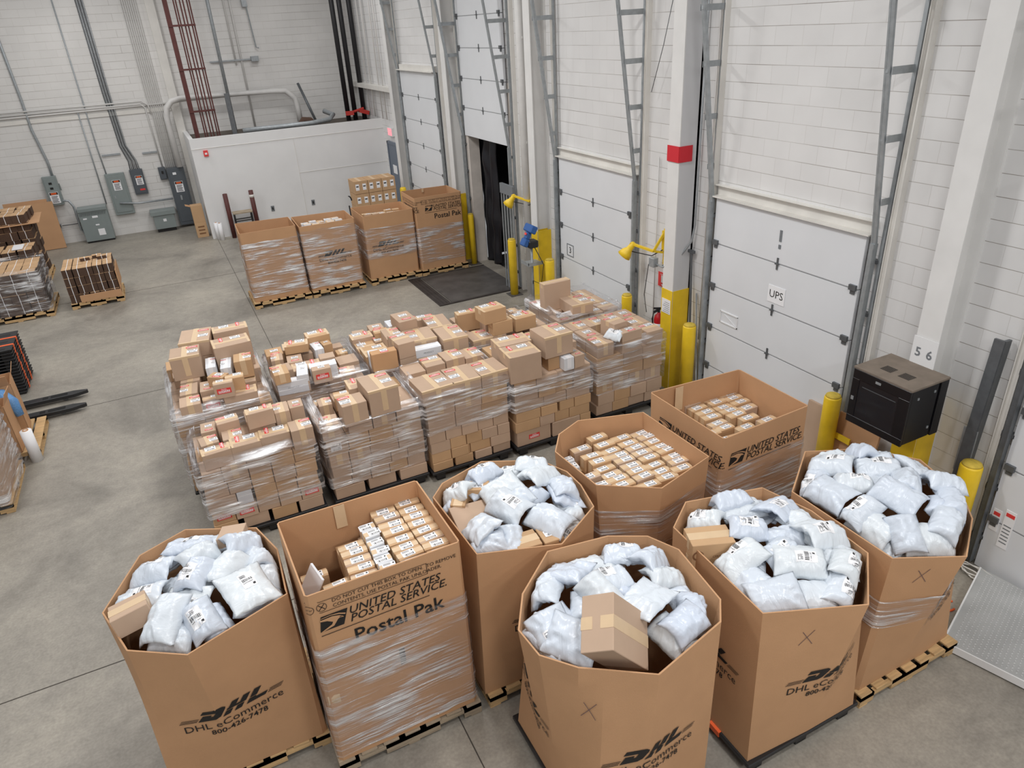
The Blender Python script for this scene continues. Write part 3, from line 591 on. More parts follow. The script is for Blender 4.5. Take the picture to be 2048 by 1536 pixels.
structure(MB().box(.92, 1.16, WY-.12, WY, 0, HT).build('trim_52', M['cream']))
bc([(.72, 1.85), (.72, 3.3), (.78, 3.55), (.95, 3.72), (1.2, 3.76), (3.9, 3.76), (4.3, 3.72), (4.55, 3.5), (4.6, 3.2), (4.6, 2.78)], .085, 'pipew', 'fat white vent pipe arching over the dark cabinet to the store roof', y=24.85, n=16)
bc([(-1.2, 1.0), (-.7, .92), (.3, .92)], .03, 'galv', 'horizontal steel conduit from tall panel to dark cabinet', y=25.0)
bc([(-2.9, .55), (-2.4, .55)], .01, 'steel', 'short thin conduit between wall outlet and transformer')
bc([(2.55, HT), (2.55, 2.72)], .05, 'galv', 'thick galvanised riser over the corner store', 'risers over the corner store', y=24.6)
bc([(3.05, HT), (3.05, 4.55)], .025, 'pipew', 'shorter of two thin white risers over the corner store', 'risers over the corner store')
bc([(3.22, HT), (3.22, 2.72)], .03, 'pipew', 'longer of two thin white risers over the corner store', 'risers over the corner store')
g = thing('wall_outlet', 'small metal outlet box low on the left end wall', 'outlet', (-2.98, WY-.05, .55)); MB().box(-.06, .06, 0, .05, -.05, .05).build('box', M['galv'], g); MB().box(-.04, -.01, -.004, 0, -.03, .03).box(.01, .04, -.004, 0, -.03, .03).build('socket', M['ink'], g)
for x, z, w_ in ((-1.05, 2.36, .5), (0.0, 2.3, .42)):
    tag(MB().box(x-w_/2, x+w_/2, WY-.05, WY, z, z+.05).build('strut_rail', M['galv']), 'slotted strut rail on the end wall above the %s' % ('tall light grey panel' if x < -.5 else 'small dark breaker box'), 'strut')
tag(MB().box(2.3, 3.5, WY-.08, WY-.03, 4.66, 4.7).box(3.5, 3.72, WY-.2, WY, 4.62, 4.76).build('emergency_light', M['galv']), 'grey strut with small emergency light above the corner store', 'light')
tag(MB().box(3.55, 3.7, WY-.15, WY, 6.1, 6.35).tube([(3.66, WY-.1, 6.1), (3.72, WY-.1, 5.0), (3.8, WY-.12, 4.98)], .02).build('wall_sensor', M['galv']), 'small grey sensor on a drop conduit high on the end wall', 'sensor')
# oxide red steel ladder frame
g = thing('steel_ladder_frame', 'dark red steel post and ladder frame rising from the store roof', 'steel frame', (0, 23.5, 0))
MB().box(1.3, 1.42, 0, .12, 2.7, HT).build('post', M['redpost'], g)
for x in (1.56, 1.62, 1.72, 1.8, 1.9, 1.96): MB().box(x, x+.035, .02, .08, 2.7, HT).build('rail', M['redpost'], g)
for z in (3.45, 4.55, 5.65, 6.7): MB().box(1.3, 2.0, -.02, .02, z, z+.05).build('rung', M['redpost'], g)
for i, x in enumerate((6.02, 6.25, 6.55)):
    pipe('standpipe', [(x, 24.2, 2.7), (x, 24.2, HT)], .075, 'blackpipe', 'black vertical standpipe in the far corner, %s from left' % ORD[i], 'pipe', 'black standpipes', 16)
tag(MB().bar((5.9, 24.0, 2.95), (6.15, 23.95, 2.95), .12).bar((6.35, 24.0, 3.0), (6.65, 24.0, 2.9), .12).tube([(6.05, 24, 2.95), (6.5, 24, 3.05)], .04).build('valve', mat('valve_red', (190, 52, 44), .5)), 'red pipe valves at the foot of the black standpipes', 'valve')
pipe('loose_beam', [(4.74, 24.9, 3.9), (5.0, 24.3, 2.75)], .05, 'steel', 'dirty steel beam leaning on the wall atop the store', 'beam', None, 4)
pipe('duct', [(2.6, 23.2, 2.86), (4.6, 23.2, 2.86), (5.2, 23.3, 2.9), (5.4, 23.6, 3.0), (5.2, 23.9, 3.1)], .07, 'galv', 'grey duct pipe lying along the store roof edge', 'pipe', None, 14)
tag(MB().tube([(4.35, 23.9, 2.78), (4.5, 23.8, 2.9), (4.75, 23.9, 2.86), (4.9, 24, 2.76)], [.05, .11, .1, .03]).build('rag_bundle', mat('rag', (92, 70, 58), .9)), 'brown rag bundle on the store roof', 'rag')
tag(MB().box(2.3, 2.42, 23.1, 23.2, 2.7, 3.9).build('channel_post', M['steel']), 'short dark channel post at the store roof edge', 'post')
g = thing('fire_strobe', 'red fire alarm strobe on the white store wall', 'alarm', (1.42, OY-.05, 2.42)); MB().box(-.06, .06, 0, .05, -.08, .08).build('body', M['red'], g); MB().box(-.03, .03, -.01, 0, -.03, .02).build('lens', M['label'], g)
for i, x in enumerate((2.92, 4.15)):
    g = thing('outlet_plate', 'small dark outlet on the white store wall, %s' % ('left one' if i == 0 else 'right one by the boxes'), 'outlet', (x, OY-.012, .62), 0, 'store wall outlets'); MB().box(-.05, .05, 0, .012, -.08, .08).build('plate', M['grey'], g); MB().box(-.02, .02, -.004, 0, -.04, .04).build('socket', M['ink'], g)
# objects along the store wall
for x, y, h, lab in ((1.64, 22.45, 1.29, 'left brown steel post standing before the white store wall'), (2.36, 22.4, 1.3, 'right brown steel post with a pale band before the store wall')):
    g = thing('steel_post', lab, 'post', (x, y, 0), 0, 'brown steel posts'); MB().lathe([(.065, 0), (.065, h)], n=18).build('post', M['redpost'], g, True)
    if x > 2: MB().lathe([(.067, h-.2), (.067, h-.12)], n=18).build('pale_band', M['cream'], g, True)
g = thing('metal_rack', 'low black metal rack with a top shelf between the brown posts', 'rack', (2.0, 22.35, 0))
for x in (-.24, .24):
    for y in (-.15, .15): MB().box(x-.015, x+.015, y-.015, y+.015, 0, .72).build('leg', M['blackp'], g)
MB().box(-.27, .27, -.18, .18, .72, .75).build('shelf', M['wood2'], g)
for z in (.3, .5): MB().box(-.24, .24, -.16, -.14, z, z+.025).box(-.24, .24, .14, .16, z, z+.025).build('rail', M['blackp'], g)
for i, (x, y) in enumerate(((1.3, 22.4), (1.22, 22.55))):
    g = thing('film_roll', 'white roll of stretch film standing by the store corner, %s' % ('front one' if i == 0 else 'back one'), 'film roll', (x, y, 0), 0, 'film rolls by the store'); MB().lathe([(.03, 0), (.065, 0), (.065, .5), (.03, .5)], n=20).build('film', M['label'], g, True); MB().lathe([(.03, .49), (.03, .51)], n=14).build('core', M['kraft'], g)
def carton_simple(x, y, z, w_, d, h, rz, lab, cat='carton', grp=None, m='carton_tan', name='carton'):
    g = thing(name, lab, cat, (x, y, z), rz, grp); MB().box(-w_/2, w_/2, -d/2, d/2, 0, h).build('body', M[m], g, bevel=.004); return g
g = carton_simple(.83, 23.3, 0, .32, .3, .45, 0, 'tall kraft carton standing at the corner of the white store, lower one')
wt = lambda g, s, sz, x, y, z, m='ink', sh=0, bold=0, nm='print': decal(nm, text_geo(s, sz, sh, bold=bold), lambda u, v: Vector((x+u, y, z+v)), M[m], g)
e = MB(); [e.box(-.09, .09, -.155, -.153, .1+k*.1, .14+k*.1) for k in range(3)]; e.build('print', mat('faint_print', (130, 92, 62), .8), g)
g = carton_simple(.83, 23.3, .45, .32, .3, .5, 0, 'open-topped kraft carton stacked at the store corner, upper one')
MB().obox(Matrix.Translation((-.22, 0, .5)) @ Matrix.Rotation(.35, 4, 'Y'), .15, .28, .008).build('flap', M['kraft'], g)
# stacked labelled cartons in front of the store wall
for k in range(4):
    for i in range(3):
        z = .14+k*.36; rw = ['bottom', 'second', 'third', 'top'][k]; cl = ['left', 'middle', 'right'][i]
        g = carton_simple(5.02+i*.4, 20.25, z, .39, .6, .35, 0, 'kraft carton with two white labels, %s of %s row, far stack by the exit door' % (cl, rw), 'carton', 'labelled cartons by the exit door')
        for x in (-.1, .1):
            MB().box(x-.055, x+.045, -.303, -.3, .1, .27).build('label', M['label'], g); MB().box(x-.04, x+.03, -.305, -.303, .19, .22).build('barcode', M['ink'], g)
        if k == 3: MB().box(-.04, .04, -.3, .3, .35, .352).build('tape', M['tape'], g)
g = thing('pallet_jack', 'black pallet jack steering handle rising behind the far bins', 'pallet jack', (4.4, 18.9, 0)); MB().tube([(0, 0, .1), (0, .15, 1.15)], .02).build('shaft', M['blackp'], g)
MB().tube([(.09*math.cos(a), .16, 1.27+.13*math.sin(a)) for a in [2*PI*k/16 for k in range(17)]], .018).build('grip_loop', M['blackp'], g, True); MB().box(-.25, .25, -.1, .3, .03, .15).build('chassis', M['blackp'], g, bevel=.01)
# ================================================================ pallets, bins, decals
def pallet(x0, x1, y0, y1, lab, m='wood', along='x'):
    cx, cy = (x0+x1)/2, (y0+y1)/2; W, D = x1-x0, y1-y0
    g = thing('wooden_pallet', lab, 'pallet', (cx, cy, 0), 0, 'wooden pallets')
    if along == 'y': W, D = D, W
    gx = g
    def bx(nm, a, b, c, d, e, f):
        if along == 'y': a, b, c, d = c, d, a, b
        MB().box(a, b, c, d, e, f).build(nm, M[m], gx, bevel=.003)
    n = 7
    for i in range(n):
        p = -W/2+i*(W-.13)/(n-1); bx('deck_board', p, p+.13, -D/2, D/2, .118, .138)
    for j in range(3):
        q = -D/2+j*(D-.04)/2
        s = MB()
        segs = ((-W/2, -W/2+.16), (-W/2+.38, W/2-.38), (W/2-.16, W/2))
        for a, b in segs: s.box(*( (a, b, q, q+.04) if along == 'x' else (q, q+.04, a, b) ), .02, .118)
        s.box(*( (-W/2, W/2, q, q+.04) if along == 'x' else (q, q+.04, -W/2, W/2) ), .075, .118)
        s.build('stringer', M[m], gx)
    for i in (0, 1, 2):
        p = -W/2+i*(W-.1)/2; bx('bottom_board', p, p+.1, -D/2, D/2, 0, .02)
    return g
def black_pallet(x0, x1, y0, y1, lab, orange=True):
    g = thing('plastic_pallet', lab, 'pallet', ((x0+x1)/2, (y0+y1)/2, 0), 0, 'black plastic pallets'); W, D = (x1-x0)/2, (y1-y0)/2
    MB().box(-W, W, -D, D, .1, .138).build('deck', M['blackp'], g, bevel=.006)
    for x in (-W+.12, 0, W-.12):
        b = MB(); [b.box(x-.06, x+.06, y-.07, y+.07, .0, .1) for y in (-D+.1, 0, D-.1)]; b.box(x-.05, x+.05, -D+.03, D-.03, .001, .018); b.build('foot_row', M['blackp'], g, bevel=.004)
    if orange: MB().box(-W-.006, -W+.03, -.2, -.08, .09, .142).build('orange_grip', M['orange'], g)
    return g
def ray_poly(c, th, P):
    d = Vector((math.cos(th), math.sin(th))); best = None
    for i in range(len(P)):
        a = Vector(P[i]); b = Vector(P[(i+1) % len(P)]); e = b-a
        den = d.x*e.y-d.y*e.x
        if abs(den) < 1e-9: continue
        r = a-Vector(c); t = (r.x*e.y-r.y*e.x)/den; u = (r.x*d.y-r.y*d.x)/den
        if t > 0 and -1e-6 <= u <= 1+1e-6 and (best is None or t < best): best = t
    return Vector(c)+d*best
class Bin:
    """paperboard bulk box: a rectangle at the pallet that bows into a many-sided rim"""
    def __init__(s, name, lab, rect, top, z1, z0=.14, crumple=0):
        x0, x1, y0, y1 = rect; s.c = ((x0+x1)/2, (y0+y1)/2); s.z0, s.z1 = z0, z1; s.name = name; s.lab = lab
        ch = .03
        R = [(x0+ch, y0), (x1-ch, y0), (x1, y0+ch), (x1, y1-ch), (x1-ch, y1), (x0+ch, y1), (x0, y1-ch), (x0, y0+ch)]
        tc = (sum(p[0] for p in top)/len(top), sum(p[1] for p in top)/len(top)); s.tc = tc
        if len(top) == 4:
            t2 = []
            for i in range(4):
                a = Vector(top[i]); b = Vector(top[(i+1) % 4]); d = (b-a).normalized()*.02; t2 += [tuple(a+d), tuple(b-d)]
            s.T = [Vector(p) for p in t2]; s.B = [Vector(p) for p in R]; s.n = 8; return s.fin()
        ang = sorted([math.atan2(p[1]-tc[1], p[0]-tc[0]) for p in top]+[math.atan2(p[1]-s.c[1], p[0]-s.c[0]) for p in R[::2]])
        A = []
        for a in ang:
            if not A or a-A[-1] > .06: A.append(a)
        s.T = [ray_poly(tc, a, top) for a in A]; s.B = [ray_poly(s.c, a, R) for a in A]; s.n = len(A); s.fin()
    def fin(s):
        g = thing('gaylord_box', s.lab, 'bulk box', (0, 0, 0), 0, 'bulk boxes'); s.o = g
        b = MB(); n = s.n; th = .012; K = 16
        c = Vector(s.tc)
        def off(P, i):
            a, q, e = P[i-1], P[i], P[(i+1) % n]; t = (e-a).normalized(); return q+Vector((-t.y, t.x))*th
        vs = []
        for k in range(K+1):
            f = k/K; z = s.z0+(s.z1-s.z0)*f; P = [p.lerp(q, f) for p, q in zip(s.B, s.T)]
            vs += [(p.x, p.y, z) for p in P]
        m = len(vs)
        for k in range(K+1):
            f = k/K; z = s.z0+.01+(s.z1-s.z0-.01)*f; P = [p.lerp(q, f) for p, q in zip(s.B, s.T)]
            vs += [(off(P, i).x, off(P, i).y, z) for i in range(n)]
        fs = []; outer = []; inner = []
        for k in range(K):
            for i in range(n):
                j = (i+1) % n; outer.append((k*n+i, k*n+j, (k+1)*n+j, (k+1)*n+i)); inner.append((m+k*n+j, m+k*n+i, m+(k+1)*n+i, m+(k+1)*n+j))
        rim = [(K*n+i, K*n+(i+1) % n, m+K*n+(i+1) % n, m+K*n+i) for i in range(n)]
        b.add(vs, outer+inner+rim+[tuple(range(n-1, -1, -1)), tuple(m+i for i in range(n))])
        bo = b.build('box_body', M['kraft'], g, True); bo.data.set_sharp_from_angle(angle=math.radians(14))
    def poly(s, z):
        f = max(0, min(1, (z-s.z0)/(s.z1-s.z0))); return [p.lerp(q, f) for p, q in zip(s.B, s.T)]
    def walker(s, start, zb, off=.006):
        st = Vector(start)
        def base(P):
            best = (9e9, 0, 0)
            for i in range(s.n):
                a, b = P[i], P[(i+1) % s.n]; e = b-a; t = max(0, min(1, (st-a).dot(e)/e.length_squared)); d = (a+e*t-st).length
                if d < best[0]: best = (d, i, t*e.length)
            return best[1:]
        def fn(u, v):
            P = s.poly(zb+v); i, a = base(P); a += u; n = s.n
            while a < 0: i = (i-1) % n; a += (P[(i+1) % n]-P[i]).length
            while a > (P[(i+1) % n]-P[i]).length: a -= (P[(i+1) % n]-P[i]).length; i = (i+1) % n
            e = (P[(i+1) % n]-P[i]).normalized(); p = P[i]+e*a; nn = Vector((e.y, -e.x)); p = p+nn*off
            return Vector((p.x, p.y, zb+v))
        return fn
# ---- prints, as they stand on the boxes
CUT = [[(.28, .68), (.50, 1), (1.72, 1), (1.9, .86), (1.84, .7), (1.45, .16), (1.12, 0), (0, 0), (.40, .54), (.98, .54), (.86, .38), (1.04, .38), (1.24, .66), (1.2, .68)],
       [(2.05, .58), (2.37, 1), (2.85, 1), (2.53, .58)], [(2.80, .58), (3.12, 1), (3.6, 1), (3.28, .58)], [(1.86, .43), (1.97, .58), (3.28, .58), (3.17, .43)],
       [(1.55, 0), (1.83, .37), (2.31, .37), (2.03, 0)], [(2.30, 0), (2.58, .37), (3.06, .37), (2.78, 0)],
       [(3.42, .43), (3.86, 1), (4.34, 1), (3.90, .43)], [(3.10, 0), (3.38, .37), (3.86, .37), (3.78, .27), (4.62, .27), (4.4, 0)]]
def courier_logo():
    h = .112
    g = flat([[(x*h, y*h) for x, y in p] for p in CUT])
    st = []
    for k in range(3):
        y = .03+k*.12; st.append([(-1.2+.08*k, y), (-.08+.08*k, y), (-.04+.08*k, y+.05), (-1.16+.08*k, y+.05)]); st.append([(4.55+.09*k, y), (5.5+.09*k, y), (5.54+.09*k, y+.05), (4.59+.09*k, y+.05)])
    g = join2(g, flat([[(x*h, y*h) for x, y in p] for p in st]))
    g = join2(g, shift(text_geo('DHL eCommerce', .1), .25, -.07)); g = join2(g, shift(text_geo('800-426-7478', .074, bold=.012), .27, -.155)); return g
LOGO = courier_logo()
def courier_print(b, start, zb=.87, parent=None):
    o = decal('printed_logo', LOGO, b.walker(start, zb), M['ink'], b.o, .07); return o
def postal_print(b, start, zb, pak=True, sc=1, notice=True):
    w = b.walker(start, zb)
    f = lambda u, v: w(u*sc, v*sc)
    eg = [[(0, 0), (.17, 0), (.215, .135), (.022, .135)]]
    decal('eagle_print', flat(eg), f, M['ink'], b.o, .05)
    w2 = b.walker(start, zb, .009); f2 = lambda u, v: w2(u*sc, v*sc)
    head = [[(.012, .108), (.10, .112), (.15, .098), (.172, .082), (.178, .07), (.165, .074), (.148, .076), (.135, .068), (.10, .022), (.012, .0), (.008, .004), (.088, .04), (.098, .06), (.06, .085), (.012, .096)],
            [(.15, .088), (.165, .084), (.172, .079), (.15, .08)], [(.02, .118), (.09, .123), (.15, .11), (.19, .09), (.196, .1), (.15, .121), (.09, .129), (.022, .124)]]
    decal('eagle_relief', flat(head), f2, M['kraft'], b.o, .05)
    g = join2(shift(text_geo('UNITED STATES', .098, .25, 'LEFT', .006), .215, .10), shift(text_geo('POSTAL SERVICE.', .098, .25, 'LEFT', .006), .215, .025))
    g = join2(g, flat([[(0, -.035), (.82, -.035), (.82, -.041), (0, -.041)]]))
    decal('service_lettering', g, f, M['ink'], b.o, .08)
    if notice:
        g = join2(shift(text_geo('DO NOT CUT THIS BOX TO OPEN.  TO REMOVE', .043, 0, 'LEFT'), .12, .245), shift(text_geo('CONTENTS, USE POSTAL PAK UNLOADER.', .043, 0, 'LEFT'), .12, .198), shift(text_geo('STOP', .02), -.045, .22))
        fr = []
        for x0, x1, y0, y1 in ((-.08, .83, .268, .272), (-.08, .83, .17, .174), (-.08, -.076, .17, .272), (.826, .83, .17, .272)): fr.append([(x0, y0), (x1, y0), (x1, y1), (x0, y1)])
        for cx in (-.045, .045):
            n = 20; R, r = .037, .033
            for k in range(n):
                a, c = 2*PI*k/n, 2*PI*(k+1)/n; fr.append([(cx+R*math.cos(a), .22+R*math.sin(a)), (cx+R*math.cos(c), .22+R*math.sin(c)), (cx+r*math.cos(c), .22+r*math.sin(c)), (cx+r*math.cos(a), .22+r*math.sin(a))])
        fr += [[(.022, .199), (.026, .195), (.068, .241), (.064, .245)], [(.064, .195), (.068, .199), (.026, .245), (.022, .241)]]
        decal('notice_print', join2(g, flat(fr)), f, M['ink'], b.o, .09)
    if pak: decal('pak_lettering', shift(text_geo('Postal Pak', .17, 0, 'LEFT', .012), .22, -.15), f, M['ink'], b.o, .08)
def grid_print(o, polys, fn, m='ink', nm='scribble'): decal(nm, flat(polys), fn, M[m], o, .1)
f1 = .9945
B1 = Bin('b1', 'leftmost front bulk box, low and eight-sided, heaped with white mailers', (-1.07, .13, 4.33, 5.3), [(x*f1, y*f1) for x, y in ((-.61, 4.11), (.10, 4.36), (.13, 4.92), (.01, 5.34), (-.52, 5.59), (-.88, 5.42), (-1.14, 4.85), (-.98, 4.36))], 1.66)
B2 = Bin('b2', 'tall square postal box in film at front, filled with rows of small brown parcels', (.15, 1.35, 4.0, 4.97), [(.19, 4.0), (1.35, 4.0), (1.34, 4.94), (.17, 4.96)], 1.86)
B3 = Bin('b3', 'bulk box of white mailers and brown cartons right behind the tall square postal box', (1.42, 2.6, 4.0, 5.0), [(1.48, 4.03), (2.11, 3.80), (2.58, 4.08), (2.65, 4.4), (2.65, 4.64), (2.52, 4.96), (2.05, 5.2), (1.6, 5.06), (1.45, 4.9)], 1.66)
B4 = Bin('b4', 'film-wrapped eight-sided box packed with brown parcels, left of the big postal box', (2.78, 3.84, 4.2, 5.15), [(x*.989, y*.989) for x, y in ((2.73, 5.01), (2.77, 4.35), (3.23, 4.02), (3.9, 4.2), (3.88, 5.19), (3.22, 5.4), (2.92, 5.27))], 1.68)
B5 = Bin('b5', 'big square postal box by the near door, filled with brown parcels', (4.0, 5.14, 4.2, 5.2), [(4.05, 4.19), (5.16, 4.24), (5.16, 5.21), (4.03, 5.29)], 1.78)
B6 = Bin('b6', 'rightmost bulk box of white mailers, under the black wall cabinet', (4.17, 5.35, 2.52, 3.5), [(4.1, 2.45), (4.57, 2.2), (5.01, 2.45), (5.23, 2.68), (5.4, 3.19), (5.15, 3.56), (4.66, 3.8), (4.1, 3.41)], 1.66)
B7 = Bin('b7', 'bulk box of white mailers between the front centre box and the rightmost box', (2.94, 4.08, 2.45, 3.5), [(2.93, 2.52), (3.6, 2.23), (4.03, 2.59), (4.07, 3.16), (3.96, 3.6), (3.28, 3.77), (2.98, 3.55)], 1.64)
B8 = Bin('b8', 'front centre bulk box of white mailers with a big brown carton on top', (1.56, 2.56, 2.5, 3.68), [(x*.984, y*.984) for x, y in ((1.42, 3.21), (1.44, 2.95), (1.61, 2.74), (2.02, 2.45), (2.69, 2.61), (2.78, 2.76), (2.86, 3.32), (2.75, 3.57), (2.48, 3.73), (1.98, 3.81), (1.6, 3.5))], 1.70)
BA = Bin('bA', 'empty film-wrapped brown box, leftmost of the far row', (1.26, 2.44, 15.66, 16.6), [(1.24, 15.7), (2.4, 15.68), (2.42, 16.6), (1.28, 16.75)], 1.65)
BB = Bin('bB', 'second box of the far row, wrapped, with white-topped parcels', (2.5, 3.68, 15.66, 16.6), [(2.46, 15.66), (3.68, 15.66), (3.7, 16.6), (2.5, 16.75)], 1.6)
BC = Bin('bC', 'third box of the far row, holding small brown parcels', (3.87, 5.05, 15.68, 16.6), [(3.87, 15.66), (5.06, 15.68), (5.06, 16.6), (3.88, 16.75)], 1.6)
BD = Bin('bD', 'tall postal box at the right end of the far row, beside the open door', (5.1, 6.24, 15.6, 16.6), [(5.08, 15.62), (6.24, 15.6), (6.24, 16.5), (5.1, 16.6)], 1.83)
courier_print(B1, (-.74, 4.17)); courier_print(B3, (1.83, 3.9)); courier_print(B7, (3.3, 2.4)); courier_print(B8, (1.80, 2.6)); courier_print(B6, (4.75, 2.4))
courier_print(B8, (1.45, 3.62)); courier_print(B7, (2.93, 3.3)); courier_print(BB, (2.88, 15.66)); courier_print(BC, (4.12, 15.66))
postal_print(B2, (.24, 4.0), 1.51); postal_print(BD, (5.32, 15.6), 1.5, sc=.95)
postal_print(B5, (4.14, 4.19), 1.45, pak=False, notice=False, sc=1.0); postal_print(B5, (4.03, 5.12), 1.45, pak=False, notice=False, sc=1.0)
wD = BD.walker((5.1, 16.4), 1.5); postal_print(BD, (5.1, 16.4), 1.5, sc=.9, pak=False)
def patch(b, start, z, w_, h, nm='tape_patch', m='tape', off=.006):
    f = b.walker(start, z, off); decal(nm, flat([[(0, 0), (w_, 0), (w_, h), (0, h)]]), f, M[m], b.o, .1)
patch(B2, (.17, 4.0), .78, .09, .09); patch(B2, (.76, 4.0), .9, .045, .16, 'hand_slot', 'ink')
def inner_patch(b, x, y, z0, z1, w_, ax): # tape inside the rim
    MB().box(*( (x-w_/2, x+w_/2, y, y+.002) if ax == 'y' else (x, x+.002, y-w_/2, y+w_/2) ), z0, z1).build('tape_strip', M['tape'], b.o)
inner_patch(B2, .66, 4.925, 1.64, 1.858, .09, 'y'); inner_patch(B5, 4.36, 5.22, 1.5, 1.778, .1, 'y'); inner_patch(BD, 5.62, 16.5, 1.75, 1.83, .05, 'y')
for bb, st, z in ((B8, (1.63, 2.72), 1.28), (B7, (3.2, 2.42), 1.3), (B6, (4.3, 2.4), 1.4)):
    f = bb.walker(st, z); mk = mat('pen_mark', (96, 78, 84), .7)
    decal('pen_cross', flat([[(0, 0), (.005, 0), (.105, .14), (.1, .14)], [(.1, 0), (.105, 0), (.02, .13), (.015, .13)]]), f, mk, bb.o, .05)
for a in ((-1.08, .16, 4.32, 5.34, 'pallet under the leftmost front box', 'wood'), (.14, 1.37, 3.98, 5.0, 'worn grey pallet under the tall square postal box at front', 'wood2'),
          (1.45, 2.63, 3.97, 5.0, 'pallet under the box behind the front centre box', 'wood'), (2.74, 3.86, 4.16, 5.2, 'pallet under the film-wrapped eight-sided parcel box', 'wood'),
          (3.98, 5.16, 4.2, 5.22, 'pallet under the big square postal box by the near door', 'wood2'), (4.16, 5.38, 2.46, 3.5, 'pallet under the rightmost bulk box', 'wood'),
          (1.22, 2.46, 15.6, 16.62, 'pallet under the empty leftmost box of the far row', 'wood'), (2.49, 3.7, 15.58, 16.62, 'pallet under the second box of the far row', 'wood'),
          (3.85, 5.07, 15.6, 16.62, 'pallet under the third box of the far row', 'wood'), (5.09, 6.26, 15.56, 16.62, 'pallet under the tall postal box of the far row', 'wood')):
    pallet(*a[:4], a[4], a[5])
black_pallet(1.54, 2.58, 2.46, 3.72, 'black plastic pallet with orange grip under the front centre box'); black_pallet(2.92, 4.1, 2.44, 3.5, 'black pallet under the box right of the front centre box')
# ---- stretch film
def film(name_lab, P0, P1, z0, z1, seed=0, lean=None, nv=44, grow=.012, wob=.010, tuck=0):
    """closed loop of film hugging polygon P0 (at z0) to P1 (at z1)"""
    def resample(P, n):
        P = [Vector(p) for p in P]; L = [(P[(i+1) % len(P)]-P[i]).length for i in range(len(P))]; T = sum(L); out = []
        for k in range(n):
            a = T*k/n; i = 0
            while a > L[i]: a -= L[i]; i += 1
            e = (P[(i+1) % len(P)]-P[i])/L[i]; c = P[i]+e*a; out.append((c, Vector((e.y, -e.x))))
        return out
    n = 120; A = resample(P0, n); Bq = resample(P1, n); v = []; f = []
    for j in range(nv+1):
        q = j/nv
        for i in range(n):
            c = A[i][0].lerp(Bq[i][0], q); nn = (A[i][1]+Bq[i][1]).normalized()
            z = z0+(z1-z0)*q
            if j in (0, nv): z += .03*noise.noise(Vector((i*.12, seed, j)))
            s_ = grow+wob*abs(noise.noise(Vector((c.x*2+seed, c.y*2, z*16+c.x*1.5))))+.006*noise.noise(Vector((c.x*9, c.y*9, z*9+seed)))
            if tuck and q > .9: s_ -= (q-.9)*1.1; z -= (q-.9)*.25
            v.append((c.x+nn.x*s_, c.y+nn.y*s_, z))
    for j in range(nv):
        for i in range(n): f.append((j*n+i, j*n+(i+1) % n, (j+1)*n+(i+1) % n, (j+1)*n+i))
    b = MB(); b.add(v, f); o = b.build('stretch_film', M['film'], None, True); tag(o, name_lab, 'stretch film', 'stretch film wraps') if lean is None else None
    if lean: o.parent = lean; o['label'] = name_lab
    return o
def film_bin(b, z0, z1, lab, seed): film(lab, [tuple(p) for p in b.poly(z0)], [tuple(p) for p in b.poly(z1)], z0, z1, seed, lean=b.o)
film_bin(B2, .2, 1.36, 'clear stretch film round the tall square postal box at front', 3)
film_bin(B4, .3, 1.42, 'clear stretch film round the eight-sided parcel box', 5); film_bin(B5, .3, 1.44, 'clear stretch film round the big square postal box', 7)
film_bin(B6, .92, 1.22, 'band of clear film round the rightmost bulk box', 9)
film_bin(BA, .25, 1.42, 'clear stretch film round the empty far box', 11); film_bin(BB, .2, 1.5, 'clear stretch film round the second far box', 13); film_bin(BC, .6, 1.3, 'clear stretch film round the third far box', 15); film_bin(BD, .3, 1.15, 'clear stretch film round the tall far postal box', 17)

# ================================================================ cartons
def unit_label(w_, h, name, bars=7):
    b = MB(); b.mi = 0; b.box(-w_/2, w_/2, -h/2, h/2, 0, .0012); b.mi = 1
    r = random.Random(3)
    for k in range(3): b.box(-w_*.42, w_*(.1+.1*r.random()), h*(.38-.11*k), h*(.42-.11*k), .0012, .0018)
    x = -w_*.3
    while x < w_*.4: t = r.choice((.004, .007, .003)); b.box(x, x+t, -h*.4, -h*.08, .0012, .0018); x += t+.005
    b.box(w_*.3, w_*.42, h*.2, h*.4, .0012, .0018)
    return b.mesh(name, [M['label'], M['ink']])
LAB = unit_label(.13, .095, 'shipping_label'); LABP = unit_label(.10, .07, 'parcel_label')
def sticker_mesh():
    b = MB(); b.mi = 0; b.box(-.075, .075, -.024, .024, 0, .001); b.mi = 1; b.box(-.06, .06, -.016, .006, .001, .0016)
    b.mi = 0; g = text_geo('FRAGILE', .03, 0, bold=.01); b.add([(x, y-.005, .002) for x, y in g[0]], g[1]); b.mi = 1; b.add([(x*.5, y*.5+.014, .0016) for x, y in g[0]], g[1]); return b.mesh('fragile_sticker', [M['red'], M['label']])
STK = sticker_mesh()
COLS = {'k': 'carton', 't': 'carton_tan', 'w': 'carton_white', 'o': 'carton_orange'}
CNAME = {'k': 'brown', 't': 'tan', 'w': 'white', 'o': 'orange-brown'}
